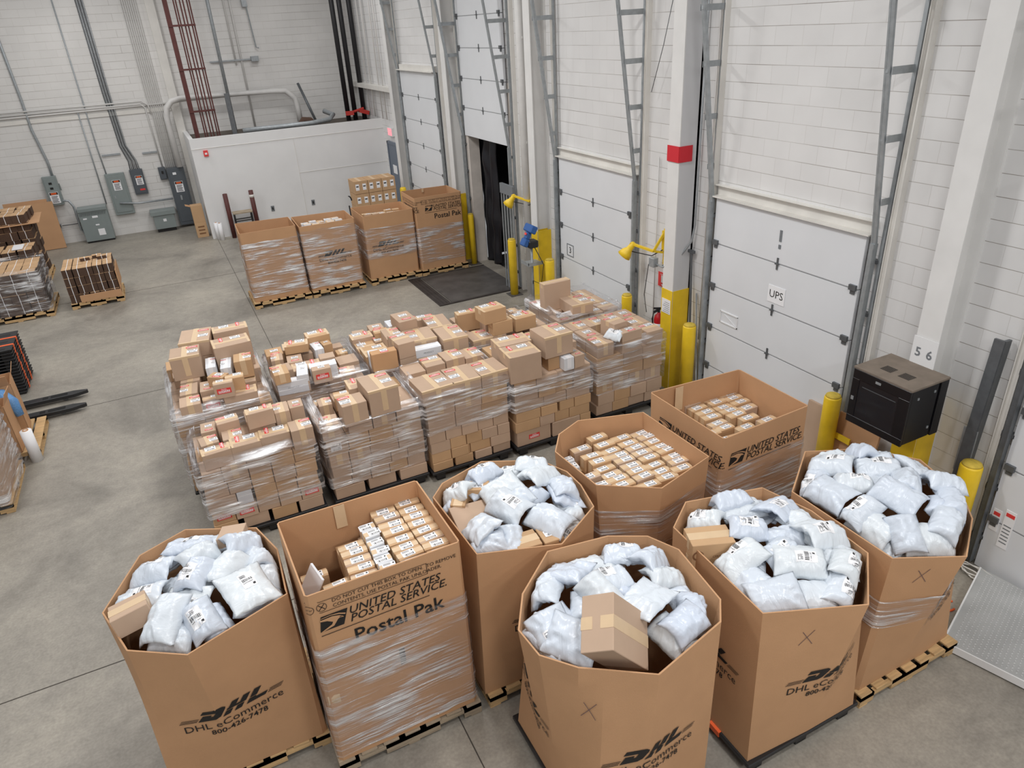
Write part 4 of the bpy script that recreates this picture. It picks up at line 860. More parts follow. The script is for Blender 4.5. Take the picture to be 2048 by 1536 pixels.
def carton(x, y, z, w_, d, h, a, col, tape, marks, lab, grp, name='carton', tw=.07, stagger=0):
    o = MB().box(-w_/2, w_/2, -d/2, d/2, 0, h).build(name, M[COLS[col]], None, bevel=.004)
    o.location = (x, y, z+.001); o.rotation_euler = (0, 0, math.radians(a)); tag(o, lab, 'carton', grp)
    e = .0015
    if tape in 'xyH' and tape:
        b = MB(); t = min(tw, d*.4 if tape == 'x' else w_*.4)/2; dn = min(.07, h*.5)
        if tape == 'x': b.box(-w_/2-e, w_/2+e, -t, t, h, h+e).box(-w_/2-e, -w_/2, -t, t, h-dn, h).box(w_/2, w_/2+e, -t, t, h-dn, h)
        else: b.box(-t, t, -d/2-e, d/2+e, h, h+e).box(-t, t, -d/2-e, -d/2, h*.15, h).box(-t, t, d/2, d/2+e, h-dn, h)
        if w_ > .3 and tape == 'y': b.box(-w_/2-e/2, w_/2+e/2, -d/2-e/2, -d/2+.03, h, h+e/2).box(-w_/2-e/2, w_/2+e/2, -d/2-e/2, -d/2, h-.028, h)
        if w_ > .3 and tape == 'x': b.box(-w_/2-e/2, -w_/2+.03, -d/2-e/2, d/2+e/2, h, h+e/2).box(w_/2-.03, w_/2+e/2, -d/2-e/2, d/2+e/2, h, h+e/2)
        b.build('packing_tape', M['label' if col == 'w' else 'tape'], o)
    sx = -1 if (int(x*37+y*11) % 2) else 1
    ls = min(1, w_/.3*1.05, d/.2*1.05)
    if tape == 'x': lx, ly, rx, ry = w_*.16*sx, d*.27, -w_*.24*sx, d*.27
    else: lx, ly, rx, ry = w_*.27*sx, -d*.08, w_*.25*sx, d*.3
    if tape in ('n', ''): lx, ly, rx, ry = w_*.03, d*.12, w_*.03, -d*.28
    if 'L' in marks: q = link('shipping_label', LAB, o, (lx, ly, h+.002), (0, 0, random.uniform(-.05, .05)), (ls, ls, 1))
    if 'R' in marks: link('fragile_sticker', STK, o, (rx, ry, h+.002), (0, 0, PI/2 if tape == 'x' and w_ > .3 else 0), (ls*.95, ls*.95, 1))
    if 'F' in marks: s = min(1.1, w_/.19, h/.1); link('fragile_sticker', STK, o, (0, -d/2-.002, h*.5), (PI/2, 0, 0), (s, s*1.3, 1))
    if 'S' in marks: s = min(1, h/.14); link('shipping_label', LAB, o, (-.02, -d/2-.002, h*.5), (PI/2, 0, 0), (s, s, 1))
    if 'T' in marks:
        b = MB(); g = text_geo('PRODUCT', .03, .2); b.add([(u, -d/2-.002, h*.5+v) for u, v in g[0]], g[1]); b.build('side_print', M['grey'], o)
    return o
STK_NAME = {'P1': 'leftmost front stack', 'P2': 'second front stack', 'P3': 'middle front stack', 'P4': 'fourth front stack', 'P5': 'rightmost front stack',
            'Q1': 'leftmost rear stack', 'Q2': 'second rear stack', 'Q3': 'middle rear stack', 'Q4': 'fourth rear stack', 'Q5': 'rightmost rear stack'}
SB = {'P1': (-.40, .86, 7.50, 8.46, 1.0), 'P2': (1.0, 2.2, 7.50, 8.46, .98), 'P3': (2.26, 3.38, 7.44, 8.44, 1.13), 'P4': (3.46, 4.62, 7.40, 8.40, 1.12), 'P5': (4.84, 5.96, 7.56, 8.52, 1.05),
      'Q1': (-.54, .62, 8.64, 10.3, 1.14), 'Q2': (.74, 1.86, 8.60, 9.80, 1.1), 'Q3': (2.0, 3.36, 8.60, 10.0, 1.12), 'Q4': (3.46, 4.62, 8.60, 9.60, 1.1), 'Q5': (4.84, 5.9, 8.62, 9.62, 1.1)}
# courses from the bottom: (height share, [carton width shares, negative = gap], marks per carton)
CRS = {
 'P1': [(.15, [.22, -.05, .24, -.03, .24, -.02, .24], ['', '', '', '']), (.165, [.2, .2, .2, .2, .2], ['F', 'F', '', '', 'F']), (.165, [.26, .14, -.02, .2, .19, .2], ['', 'W', '', '', '']), (.17, [.2, .2, .2, .2, .2], []), (.17, [.17, .22, .2, .21, .2], ['', 'y', '', '', ''])],
 'P2': [(.15, [.3, -.04, .29, -.04, .3], []), (.15, [.2, .2, .2, .2, .2], []), (.15, [.2, .2, .22, .18, .2], []), (.17, [.2, .22, .3, .28], ['y', 'y', '', '']), (.2, [.22, .22, .25, .31], ['S', '', '', 'y'])],
 'P3': [(.12, [.25, -.03, .23, -.02, .22, -.02, .23], []), (.14, [.24, .22, .02, .0, .26, .26], []), (.15, [.24, .2, .2, .2, .16], []), (.15, [.2, .2, .2, .2, .2], []), (.21, [.33, .33, .34], ['R', 'R', '']), (.2, [.34, .33, .33], ['y', 'y', 'y'])],
 'P4': [(.22, [.45, -.02, .38, .15], ['F', '', '']), (.15, [.32, .2, .2, .28], []), (.14, [.32, .22, -.03, .2, .23], []), (.15, [.38, .3, .32], []), (.15, [.3, .22, .24, .24], ['', '', 'y', 'y']), (.16, [.28, .28, .22, .22], [])],
 'P5': [(.15, [.25, .25, .25, .25], []), (.18, [.25, .25, .25, .25], []), (.19, [.25, .25, .25, .25], ['y', 'y', 'y', 'y']), (.17, [.38, .32, .3], []), (.2, [.4, .3, .3], [])],
}
for k in ('Q1', 'Q2', 'Q3', 'Q4', 'Q5'): CRS[k] = [(.19, [.25, .25, .25, .25], []), (.2, [.3, .2, .25, .25], []), (.19, [.2, .3, .25, .25], []), (.2, [.25, .25, .25, .25], ['y', '', 'y', '']), (.2, [.28, .24, .24, .24], [])]
R2 = random.Random(21)
PILE = MB()
def pile_box(x, y, z, w_, d, h, a): PILE.box(x-w_/2, x+w_/2, y-d/2, y+d/2, z+.001, z+h, math.radians(a), (x, y))
for s, (x0, x1, y0, y1, zt) in SB.items():
    cs = CRS[s]; tot = sum(c[0] for c in cs); z = .14; g = 'cartons of the '+STK_NAME[s]; n = len(cs)
    for ci, (hh, wsh, mk) in enumerate(cs):
        h = hh/tot*(zt-.14)
        fr_ = s[0] == 'P' or s == 'Q1' or ci >= n-2
        ww = [w for w in wsh if w != 0]; T = sum(abs(w) for w in ww); x = x0+R2.uniform(-.015, .02); k = 0; dep = .32
        L = (x1-x0)
        for w in ww:
            wd = abs(w)/T*L
            if w > 0:
                mm = mk[k] if k < len(mk) else ''; col = 'w' if mm == 'W' else R2.choice('kkkktt'); tp = 'y' if mm == 'y' else 'n'
                if fr_ and s[0] == 'Q' and s != 'Q1' and ci == n-2: pile_box(x+wd/2, y0+dep/2, z, wd-.007, dep-.02, h-.003, 0)
                elif fr_:
                    jut = R2.uniform(-.012, .012)
                    carton(x+wd/2, y0+dep/2+jut, z, wd-.007, dep-.02, h-.003, R2.uniform(-.8, .8), col, tp, mm if mm in 'FS' else '', '%s carton, %s from left, %s course up, front of %s' % (CNAME[col], ORD[k], ORD[ci], STK_NAME[s]), g)
                k += 1
            x += wd
        if fr_:
            for sd, xs in ((0, x0),)+(((1, x1-.3),) if s in ('P1',) else ()):
                yy = y0+dep+.005; m_ = 2 if y1-y0 < 1.1 else 4
                for q in range(m_):
                    dd = (y1-yy)/(m_-q)
                    if q or s[0] == 'Q': pile_box(xs+.15, yy+dd/2, z, .29, dd-.008, h-.003, R2.uniform(-.6, .6))
                    else: carton(xs+.15, yy+dd/2, z, .29, dd-.008, h-.003, R2.uniform(-.6, .6), R2.choice('kkt'), 'n', '', 'brown carton on %s side of %s, %s course up' % ('left' if sd == 0 else 'right', STK_NAME[s], ORD[ci]), g)
                    yy += dd
        if ci == n-1:  # the top course is complete
            nx, ny = (3, 2) if y1-y0 < 1.1 else (3, 4)
            for i in range(nx):
                for j in range(ny):
                    a0 = x0+.3; wd = (x1-a0)/nx; dd = (y1-y0-dep-.005)/ny
                    if s == 'P1': wd = (x1-.3-a0)/nx
                    pile_box(a0+wd*(i+.5), y0+dep+.005+dd*(j+.5), z, wd-.01, dd-.01, h-.003, 0)
        z += h
def mailer_mesh(seed):
    r = random.Random(seed); NU, NV = 22, 26
    W, L = (.30, .38) if seed % 3 else (.36, .43)
    if seed % 4 == 3: W, L = .24, .31
    T = (.044, .055, .05, .062)[seed % 4]; bend = r.uniform(-.09, .02); bias = r.uniform(-.25, .25)
    v = []; f = []; idx = {}
    fl = .94
    for s_ in (1, -1):
        for j in range(NV+1):
            for i in range(NU+1):
                u = -1+2*i/NU; w_ = -1+2*j/NV; edge = i in (0, NU) or j in (0, NV)
                if edge and s_ == -1: idx[(s_, i, j)] = idx[(1, i, j)]; continue
                m = max(abs(u), abs(w_))
                a = max(0, 1-abs(u/fl)**3); b = max(0, 1-abs(w_/fl)**3.4)
                t = (a*b)**.42 if m < fl else 0
                pk = .25+.75*t
                # slack film pulls in the middle of each side; corners stay out
                x = u*W/2*(1-.05*(1-w_*w_)*abs(u)); y = w_*L/2*(1-.05*(1-u*u)*abs(w_))
                n1 = noise.noise(Vector((u*2.1+seed*3, w_*2.1, s_*2)))
                # creases radiating towards the seams
                th = math.atan2(w_, u); rr = m
                cr = noise.noise(Vector((math.cos(th)*5, math.sin(th)*5+seed, rr*.8)))*(.02*rr)*(1 if rr < fl else .6)
                rid = (1-abs(noise.noise(Vector((u*3+seed, w_*3.4, 7+s_)))*2))*.009
                z = s_*t*T*(.85+.35*n1+bias*u)+cr*(1 if t > 0 else .8)+rid*t*s_
                z += bend*(u*u)-bend*.4+ .012*noise.noise(Vector((u*1.3, w_*1.3, seed*2.2)))
                if edge: x *= 1+.015*noise.noise(Vector((w_*6, u*6, seed)))
                idx[(s_, i, j)] = len(v); v.append((x, y, z))
        for j in range(NV):
            for i in range(NU):
                q = (idx[(s_, i, j)], idx[(s_, i+1, j)], idx[(s_, i+1, j+1)], idx[(s_, i, j+1)])
                f.append(q if s_ == 1 else q[::-1])
    b = MB(); b.add(v, f); return b.mesh('poly_mailer', M['poly'], True), W, L, T
MV = [mailer_mesh(i) for i in range(9)]
def mailer_label(k):
    me, W, L, T = MV[k]; r = random.Random(k); bm = bmesh.new(); bm.from_mesh(me); bm.faces.ensure_lookup_table()
    from mathutils.bvhtree import BVHTree
    bv = BVHTree.FromBMesh(bm); b = MB(); cx, cy = r.uniform(-.03, .03), r.uniform(-.05, .05); w_, h = .10, .15; nx, ny = 8, 10
    def P(x, y, o):
        h_ = bv.ray_cast(Vector((x, y, .5)), Vector((0, 0, -1)))[0]; return (x, y, (h_.z if h_ else 0)+o)
    def patch(x0, x1, y0, y1, o, n, m_):
        v = [P(x0+(x1-x0)*i/n, y0+(y1-y0)*j/m_, o) for j in range(m_+1) for i in range(n+1)]
        b.add(v, [(j*(n+1)+i, j*(n+1)+i+1, (j+1)*(n+1)+i+1, (j+1)*(n+1)+i) for j in range(m_) for i in range(n)])
    b.mi = 0; patch(cx-w_/2, cx+w_/2, cy-h/2, cy+h/2, .002, nx, ny); b.mi = 1
    x = cx-w_*.38
    while x < cx+w_*.36: t = r.choice((.003, .005, .002)); patch(x, x+t, cy-h*.1, cy+h*.1, .0034, 1, 2); x += t+.004
    for q in range(4): patch(cx-w_*.4, cx+w_*(.0+.1*r.random()), cy+h*(.2+.06*q), cy+h*(.225+.06*q), .0034, 2, 1)
    patch(cx+w_*.22, cx+w_*.4, cy-h*.42, cy-h*.3, .0034, 1, 1); patch(cx-w_*.4, cx+w_*.3, cy-h*.2, cy-h*.18, .0034, 3, 1)
    bm.free(); return b.mesh('mailer_label', [M['label'], M['ink']])
ML = [mailer_label(i) for i in range(9)]
TOPS=[
('P2',1.15,8.3,0.98,0.16,0.186,0.14,0.7,'k','x','LR'),
('P2',1.45,7.66,0.98,0.291,0.31,0.14,-0.3,'k','x',''),
('P2',1.45,7.98,0.98,0.291,0.31,0.14,-0.9,'k','x','L'),
('P2',1.45,8.3,0.98,0.291,0.31,0.14,-0.4,'k','n',''),
('P2',1.75,7.66,0.98,0.291,0.31,0.14,-0.4,'k','y','L'),
('P2',1.75,7.98,0.98,0.291,0.31,0.16,-0.5,'k','x','LR'),
('P2',1.75,8.3,0.98,0.291,0.31,0.18,-0.9,'k','x','L'),
('P2',2.05,7.66,0.98,0.291,0.31,0.18,0.1,'t','n',''),
('P2',2.05,7.98,0.98,0.291,0.31,0.16,-0.8,'k','y','LR'),
('P2',2.05,8.3,0.98,0.291,0.31,0.16,0.2,'t','n','L'),
('P2',1.11,7.64,0.98,0.213,0.262,0.21,-6.8,'k','y','LR'),
('P1',-0.167,7.65,1.0,0.32,0.175,0.2,4.0,'k','x','LR'),
('P1',0.154,7.684,1.0,0.33,0.233,0.2,-0.5,'k','x','LR'),
('P1',-0.22,7.91,1.0,0.204,0.223,0.2,5.9,'k','y','LR'),
('P1',0.04,7.912,1.0,0.223,0.233,0.2,-0.5,'k','y','LR'),
('P1',0.387,8.3,1.0,0.306,0.31,0.18,-0.1,'k','n','L'),
('P1',0.703,8.3,1.0,0.306,0.31,0.16,1.0,'k','y',''),
('P1',0.484,7.67,1.0,0.339,0.204,0.22,-2.7,'k','x','LR'),
('P1',-0.19,8.2,1.0,0.175,0.252,0.22,-2.2,'k','n','LR'),
('P2',1.17,8.08,0.98,0.165,0.223,0.24,-4.0,'k','y','LR'),
('P1',0.464,7.91,1.0,0.155,0.184,0.24,-6.3,'k','n','LR'),
('Q4',3.493,9.046,1.1,0.146,0.252,0.15,1.4,'k','n','LR'),
('P1',0.777,7.61,1.0,0.252,0.262,0.25,-0.5,'k','y','LR'),
('P5',4.98,7.72,1.05,0.272,0.31,0.2,0.4,'k','y','LR'),
('P5',4.98,8.04,1.05,0.272,0.31,0.2,0.1,'k','n','LR'),
('P5',4.98,8.36,1.05,0.272,0.31,0.2,-0.8,'k','y','LR'),
('P5',5.26,8.36,1.05,0.272,0.31,0.2,0.6,'k','y','LR'),
('P5',5.54,8.04,1.05,0.149,0.186,0.2,-0.8,'k','n','LR'),
('P5',5.54,8.36,1.05,0.272,0.31,0.2,-0.6,'k','y','LR'),
('P5',5.82,7.72,1.05,0.272,0.31,0.2,0.3,'k','x','LR'),
('P5',5.82,8.04,1.05,0.272,0.31,0.2,-0.7,'k','y','LR'),
('P5',5.82,8.36,1.05,0.272,0.31,0.2,0.6,'k','n','LR'),
('Q3',2.351,9.525,1.12,0.213,0.204,0.14,-1.4,'k','y','LR'),
('Q1',0.27,8.724,1.14,0.407,0.233,0.2,-3.1,'k','x','LR'),
('Q1',-0.07,8.82,1.14,0.223,0.13,0.16,-4.0,'k','x','LF'),
('Q3',2.13,9.949,1.12,0.184,0.184,0.14,-6.8,'k','n','R'),
('Q3',2.103,9.46,1.12,0.281,0.407,0.1,-1.8,'t','x','L'),
('Q4',3.573,8.741,1.1,0.31,0.369,0.2,-0.9,'k','y','LR'),
('Q4',3.832,8.67,1.1,0.213,0.223,0.2,0.9,'k','y','LR'),
('P1',0.03,8.124,1.0,0.252,0.194,0.3,2.2,'k','x','LR'),
('P2',1.378,8.0,1.12,0.194,0.184,0.18,-5.9,'t','x','L'),
('P4',4.107,7.57,1.12,0.175,0.184,0.18,0.5,'t','n','L'),
('P4',4.271,7.517,1.12,0.155,0.32,0.18,1.4,'w','y','LR'),
('P4',4.431,7.49,1.12,0.155,0.262,0.18,2.7,'k','n','LR'),
('Q2',1.44,8.75,1.1,0.149,0.175,0.14,-0.9,'k','x','LR'),
('Q2',1.44,9.05,1.1,0.272,0.291,0.14,-1.0,'k','n','L'),
('Q2',1.72,9.05,1.1,0.272,0.291,0.18,-0.7,'k','y',''),
('Q2',1.72,9.35,1.1,0.149,0.175,0.18,-0.3,'t','y','L'),
('Q2',1.72,9.65,1.1,0.149,0.175,0.16,-0.5,'k','y',''),
('Q4',3.605,9.433,1.1,0.281,0.323,0.2,0.4,'t','y',''),
('Q4',3.895,9.433,1.1,0.281,0.323,0.18,0.2,'k','y',''),
('Q4',4.185,9.1,1.1,0.281,0.323,0.16,0.2,'k','y','L'),
('Q4',4.185,9.433,1.1,0.281,0.323,0.18,-0.7,'k','x','L'),
('Q4',4.475,8.767,1.1,0.281,0.323,0.18,0.9,'k','n','L'),
('Q4',4.475,9.433,1.1,0.155,0.194,0.16,-0.7,'k','y','L'),
('Q5',4.973,8.787,1.1,0.257,0.323,0.14,0.4,'k','n','LR'),
('Q5',4.973,9.12,1.1,0.257,0.323,0.18,0.2,'k','y','L'),
('Q5',4.973,9.453,1.1,0.257,0.323,0.16,0.3,'k','y','LR'),
('Q5',5.237,8.787,1.1,0.257,0.323,0.18,0.8,'k','y','L'),
('Q5',5.237,9.12,1.1,0.257,0.323,0.18,-0.9,'t','y',''),
('Q5',5.237,9.453,1.1,0.257,0.323,0.14,-0.4,'k','n','LR'),
('Q5',5.503,8.787,1.1,0.257,0.323,0.14,1.0,'k','y','L'),
('Q5',5.503,9.12,1.1,0.141,0.194,0.2,-0.9,'k','n','LR'),
('Q5',5.503,9.453,1.1,0.257,0.323,0.14,0.4,'k','n',''),
('Q5',5.768,8.787,1.1,0.257,0.323,0.16,0.8,'k','x','L'),
('Q5',5.768,9.12,1.1,0.257,0.323,0.16,0.2,'k','y','LR'),
('Q5',5.768,9.453,1.1,0.257,0.323,0.16,-0.9,'k','y','L'),
('Q1',-0.32,8.741,1.14,0.242,0.281,0.22,-2.2,'k','y','LR'),
('Q1',0.39,9.1,1.14,0.242,0.252,0.18,-4.5,'k','x','L'),
('Q2',1.63,8.68,1.1,0.204,0.194,0.2,-8.6,'k','y','LR'),
('Q3',2.132,9.084,1.12,0.349,0.388,0.18,-0.9,'t','x','L'),
('P4',3.605,8.233,1.12,0.281,0.323,0.14,-0.2,'t','n','LR'),
('P4',3.895,8.233,1.12,0.281,0.323,0.16,-0.9,'k','y','L'),
('P4',4.185,7.9,1.12,0.281,0.323,0.16,0.6,'k','y','LR'),
('P4',4.185,8.233,1.12,0.281,0.323,0.2,0.7,'t','y','LR'),
('P4',4.475,7.9,1.12,0.281,0.323,0.2,-0.9,'k','x',''),
('P4',4.475,8.233,1.12,0.281,0.323,0.2,-0.8,'k','x','LR'),
('Q3',2.85,9.475,1.12,0.181,0.204,0.18,-0.3,'t','y','LR'),
('P3',2.4,8.273,1.13,0.272,0.323,0.14,-0.6,'t','n',''),
('P3',2.68,8.273,1.13,0.272,0.323,0.18,-0.7,'k','x','LR'),
('P3',2.96,8.273,1.13,0.272,0.323,0.2,0.6,'k','y','LR'),
('P3',3.24,8.273,1.13,0.272,0.323,0.16,0.5,'k','y','LR'),
('Q3',2.12,9.76,1.12,0.32,0.242,0.16,-2.2,'k','x','LR'),
('P3',2.441,7.66,1.13,0.436,0.456,0.2,2.7,'k','y','LR'),
('P3',2.847,7.67,1.13,0.378,0.466,0.2,-1.4,'k','y','LR'),
('P3',3.226,7.67,1.13,0.388,0.436,0.2,1.8,'k','y','LR'),
('Q3',2.774,8.992,1.12,0.398,0.456,0.3,-4.0,'k','y','LR'),
('Q1',-0.395,9.802,1.14,0.155,0.193,0.16,0.5,'t','y',''),
('Q1',-0.395,10.134,1.14,0.281,0.322,0.18,-0.4,'t','y','L'),
('Q1',-0.105,9.802,1.14,0.155,0.193,0.2,-0.6,'t','y','LR'),
('Q1',-0.105,10.134,1.14,0.281,0.322,0.16,-0.9,'k','y','LR'),
('Q1',0.185,9.138,1.14,0.155,0.193,0.16,0.5,'k','y','L'),
('Q1',0.185,9.47,1.14,0.281,0.322,0.14,-0.8,'k','x','LR'),
('Q1',0.185,9.802,1.14,0.281,0.322,0.16,0.3,'k','y','L'),
('Q1',0.185,10.134,1.14,0.281,0.322,0.14,0.4,'k','y','LR'),
('Q1',0.475,9.47,1.14,0.281,0.322,0.2,-0.3,'t','y',''),
('Q1',0.475,9.802,1.14,0.281,0.322,0.14,-0.4,'k','x','LR'),
('Q1',0.475,10.134,1.14,0.281,0.322,0.14,-0.7,'k','n','LR'),
('Q1',-0.25,9.5,1.14,0.242,0.349,0.22,-7.2,'k','y','LR'),
('Q1',-0.302,9.11,1.14,0.213,0.339,0.22,-5.4,'k','y','LR'),
('Q3',2.394,9.912,1.12,0.223,0.252,0.18,-3.1,'k','n','LR'),
('Q3',2.93,9.954,1.12,0.233,0.146,0.18,-8.1,'k','x','LR'),
('Q4',4.48,9.2,1.1,0.175,0.204,0.2,0.5,'k','n','LR'),
('Q3',3.174,8.814,1.12,0.369,0.504,0.3,-3.1,'k','y','LR'),
('Q1',-0.088,9.07,1.14,0.175,0.31,0.22,-4.5,'k','n','LR'),
('Q3',3.13,9.767,1.12,0.272,0.194,0.22,-3.1,'k','x','LR'),
('Q4',4.23,8.864,1.1,0.155,0.165,0.26,0.0,'t','n','R'),
('P1',0.639,7.95,1.0,0.175,0.272,0.16,-2.2,'k','n',''),
('P1',0.639,7.95,1.16,0.175,0.272,0.2,-2.2,'k','y','LR'),
('P1',0.814,7.96,1.0,0.165,0.223,0.16,-3.1,'k','n',''),
('P1',0.814,7.96,1.16,0.165,0.223,0.2,-3.1,'k','n','LR'),
('P2',1.662,8.085,1.16,0.369,0.301,0.2,-1.4,'k','x','LR'),
('Q2',1.271,9.51,1.1,0.155,0.146,0.22,0.0,'k','n','L'),
('Q2',1.156,9.71,1.1,0.339,0.252,0.28,-5.9,'t','x','LR'),
('P2',1.41,7.6,1.12,0.301,0.281,0.28,1.4,'k','y','LR'),
('Q2',0.86,9.7,1.1,0.233,0.281,0.26,-1.8,'t','n','LR'),
('Q2',0.91,8.648,1.1,0.388,0.13,0.08,-7.7,'k','n',''),
('Q2',0.91,8.648,1.18,0.388,0.13,0.18,-7.7,'w','x','T'),
('Q2',0.858,9.435,1.1,0.165,0.242,0.28,-6.3,'k','y','LR'),
('Q2',1.062,9.249,1.1,0.204,0.262,0.28,-6.3,'k','n','LR'),
('Q3',3.166,9.321,1.12,0.339,0.495,0.3,-5.0,'k','y','LR'),
('Q3',2.633,9.435,1.12,0.13,0.427,0.28,-2.2,'t','n',''),
('Q3',2.043,8.806,1.12,0.146,0.233,0.08,-6.8,'k','n',''),
('Q3',2.043,8.806,1.2,0.146,0.233,0.18,-6.8,'w','n','L'),
('P1',0.39,7.88,1.24,0.31,0.155,0.2,0.9,'k','x','LR'),
('P4',3.65,7.557,1.12,0.446,0.378,0.38,-3.6,'k','x','LR'),
('P4',3.7,7.916,1.12,0.475,0.31,0.38,-3.1,'k','x','LR'),
('Q2',0.834,8.94,1.1,0.262,0.262,0.32,3.1,'k','y','LR'),
('P5',5.3,7.855,1.05,0.233,0.31,0.17,6.3,'k','n',''),
('P5',5.3,7.855,1.22,0.233,0.31,0.22,6.3,'k','x','LR'),
('Q3',2.393,9.635,1.12,0.213,0.194,0.22,-5.9,'t','x','R'),
('P5',5.39,7.606,1.05,0.339,0.165,0.17,2.2,'k','n',''),
('P5',5.39,7.606,1.22,0.339,0.165,0.14,2.2,'k','n','LR'),
('Q2',1.557,9.507,1.1,0.13,0.184,0.3,5.4,'t','n','L'),
('Q3',2.433,9.178,1.12,0.242,0.417,0.33,-3.1,'k','y','LR'),
('Q2',1.416,9.458,1.1,0.13,0.291,0.14,2.7,'k','n',''),
('Q2',1.416,9.458,1.24,0.13,0.291,0.16,2.7,'w','y','LR'),
('Q2',1.287,8.621,1.24,0.242,0.13,0.2,-3.1,'k','n','LF'),
('Q4',3.896,8.924,1.1,0.33,0.272,0.14,-4.5,'k','n',''),
('Q4',3.896,8.924,1.24,0.33,0.272,0.2,-4.5,'t','n',''),
('Q2',1.161,8.988,1.24,0.378,0.281,0.12,-4.0,'k','x','LR'),
('Q3',2.755,8.659,1.12,0.378,0.175,0.12,-4.5,'k','n',''),
('Q3',2.755,8.659,1.24,0.378,0.175,0.12,-4.5,'w','x','T'),
('Q2',1.342,8.765,1.24,0.349,0.175,0.18,-5.4,'w','x','F'),
('Q3',2.61,9.779,1.12,0.155,0.272,0.14,-1.8,'k','n',''),
('Q3',2.61,9.779,1.26,0.155,0.272,0.1,-1.8,'w','n','L'),
('Q3',2.133,8.631,1.2,0.349,0.146,0.26,-3.1,'o','n','LR'),
('Q5',5.25,8.795,1.28,0.359,0.427,0.18,-2.7,'k','y','LR'),
('Q5',5.05,9.087,1.28,0.466,0.155,0.44,-0.5,'k','x',''),
('Q2',1.459,9.05,1.24,0.204,0.184,0.16,-5.0,'t','n',''),
('Q2',1.488,9.721,1.1,0.32,0.242,0.18,0.5,'k','n',''),
('Q2',1.488,9.721,1.28,0.32,0.242,0.2,0.5,'t','x','LR'),
('Q4',4.26,8.672,1.28,0.339,0.223,0.2,1.4,'t','x','LR'),
('P2',1.77,7.698,1.16,0.378,0.475,0.34,2.2,'k','y','LR'),
('Q2',1.152,9.483,1.38,0.32,0.204,0.12,-9.5,'t','x','LR'),
('Q3',2.436,8.765,1.12,0.242,0.407,0.18,3.6,'k','n',''),
('Q3',2.436,8.765,1.3,0.242,0.407,0.22,3.6,'k','x','LR'),
('Q4',3.591,9.161,1.25,0.339,0.165,0.27,-5.0,'t','x','LR'),
('Q4',3.89,8.648,1.3,0.32,0.175,0.2,1.4,'t','x','LR'),
('Q2',1.067,8.735,1.18,0.146,0.339,0.14,-10.3,'k','n',''),
('Q2',1.067,8.735,1.32,0.146,0.339,0.1,-10.3,'w','n','L'),
('Q3',2.701,9.424,1.4,0.272,0.398,0.16,2.2,'k','n','LR'),
('Q1',0.026,9.42,1.28,0.13,0.349,0.09,-4.5,'k','n',''),
('Q1',0.026,9.42,1.37,0.13,0.349,0.15,-4.5,'w','y','LR'),
('Q1',0.205,9.293,1.32,0.136,0.349,0.2,-7.7,'w','y','LR'),
('Q1',0.415,9.22,1.34,0.223,0.281,0.24,-6.3,'t','y','LR'),
('Q1',0.07,9.004,1.36,0.223,0.155,0.14,-38,'t','n','LR'),
('Q1',0.25,8.814,1.34,0.223,0.146,0.18,-4.0,'t','x','L'),
('Q2',0.795,8.707,1.36,0.194,0.301,0.14,-0.5,'t','y','LR'),
('Q1',0.1,8.672,1.34,0.233,0.13,0.2,-7.2,'k','x','LF'),
('P4',4.17,7.65,1.32,0.427,0.417,0.3,1.4,'k','y','LR'),
('Q1',-0.244,9.593,1.36,0.369,0.378,0.32,-5.0,'k','y','LR'),
('Q1',0.338,9.633,1.34,0.475,0.349,0.34,1.8,'k','x','LR'),
('Q1',-0.069,10.068,1.34,0.398,0.514,0.14,-9.0,'k','n',''),
('Q1',-0.069,10.068,1.48,0.398,0.514,0.22,-9.0,'k','y','LR'),
('Q1',0.389,10.1,1.28,0.466,0.262,0.2,-0.9,'k','n',''),
('Q1',0.389,10.1,1.48,0.466,0.262,0.22,-0.9,'k','x','LR'),
('Q4',3.78,8.714,1.5,0.359,0.291,0.2,4.5,'t','x','LR')]
# ================================================================ loose cartons on the stacks (traced tops)
CAT_PLACE = {}
def rows_words(items, nrow, names):
    """items=[(x,y,..)] -> words 'third from left in back row' unique within the set; rows go from back to front"""
    it = sorted(range(len(items)), key=lambda i: -items[i][1]); out = {}
    per = math.ceil(len(it)/nrow)
    for r in range(nrow):
        row = sorted(it[r*per:(r+1)*per], key=lambda i: items[i][0])
        for k, i in enumerate(row): out[i] = '%s from left, %s row' % (ORD[k], names[r])
    return out
RN = {2: ['back', 'front'], 3: ['back', 'middle', 'front'], 4: ['rearmost', 'second', 'third', 'front'], 5: ['rearmost', 'second', 'middle', 'fourth', 'front'], 6: ['rearmost', 'second', 'third', 'fourth', 'fifth', 'front']}
for s in STK_NAME:
    it = [t for t in TOPS if t[0] == s]; nr = max(2, min(5, len(it)//5)); w_ = rows_words([(t[1], t[2]) for t in it], nr, RN[nr])
    for i, t in enumerate(it):
        _, x, y, z, w, d, h, a, col, tape, m = t
        if m == '' and s != 'Q5': pile_box(x, y, z, w-.004, d-.004, h-.002, a); continue
        ft = 'red-stickered' if 'R' in m or 'F' in m else ('white-labelled' if 'L' in m else 'plain')
        carton(x, y, z, w-.004, d-.004, h-.002, a, col, tape, m, '%s %s carton, %s atop %s' % (ft, CNAME[col], w_[i], STK_NAME[s]), 'cartons on top of '+STK_NAME[s])
tag(PILE.build('carton_pile', M['carton'], None), 'plain brown cartons filling the inside of the ten wrapped stacks', 'cartons', None, 'stuff')
for s, (x0, x1, y0, y1, zt) in SB.items():
    black_pallet(x0-.02, x1+.02, y0-.02, min(y1, y0+1.05)+.02, 'black plastic pallet under %s of cartons' % STK_NAME[s], False)
black_pallet(-.56, .64, 9.72, 10.34, 'second black plastic pallet behind the leftmost rear stack', False)
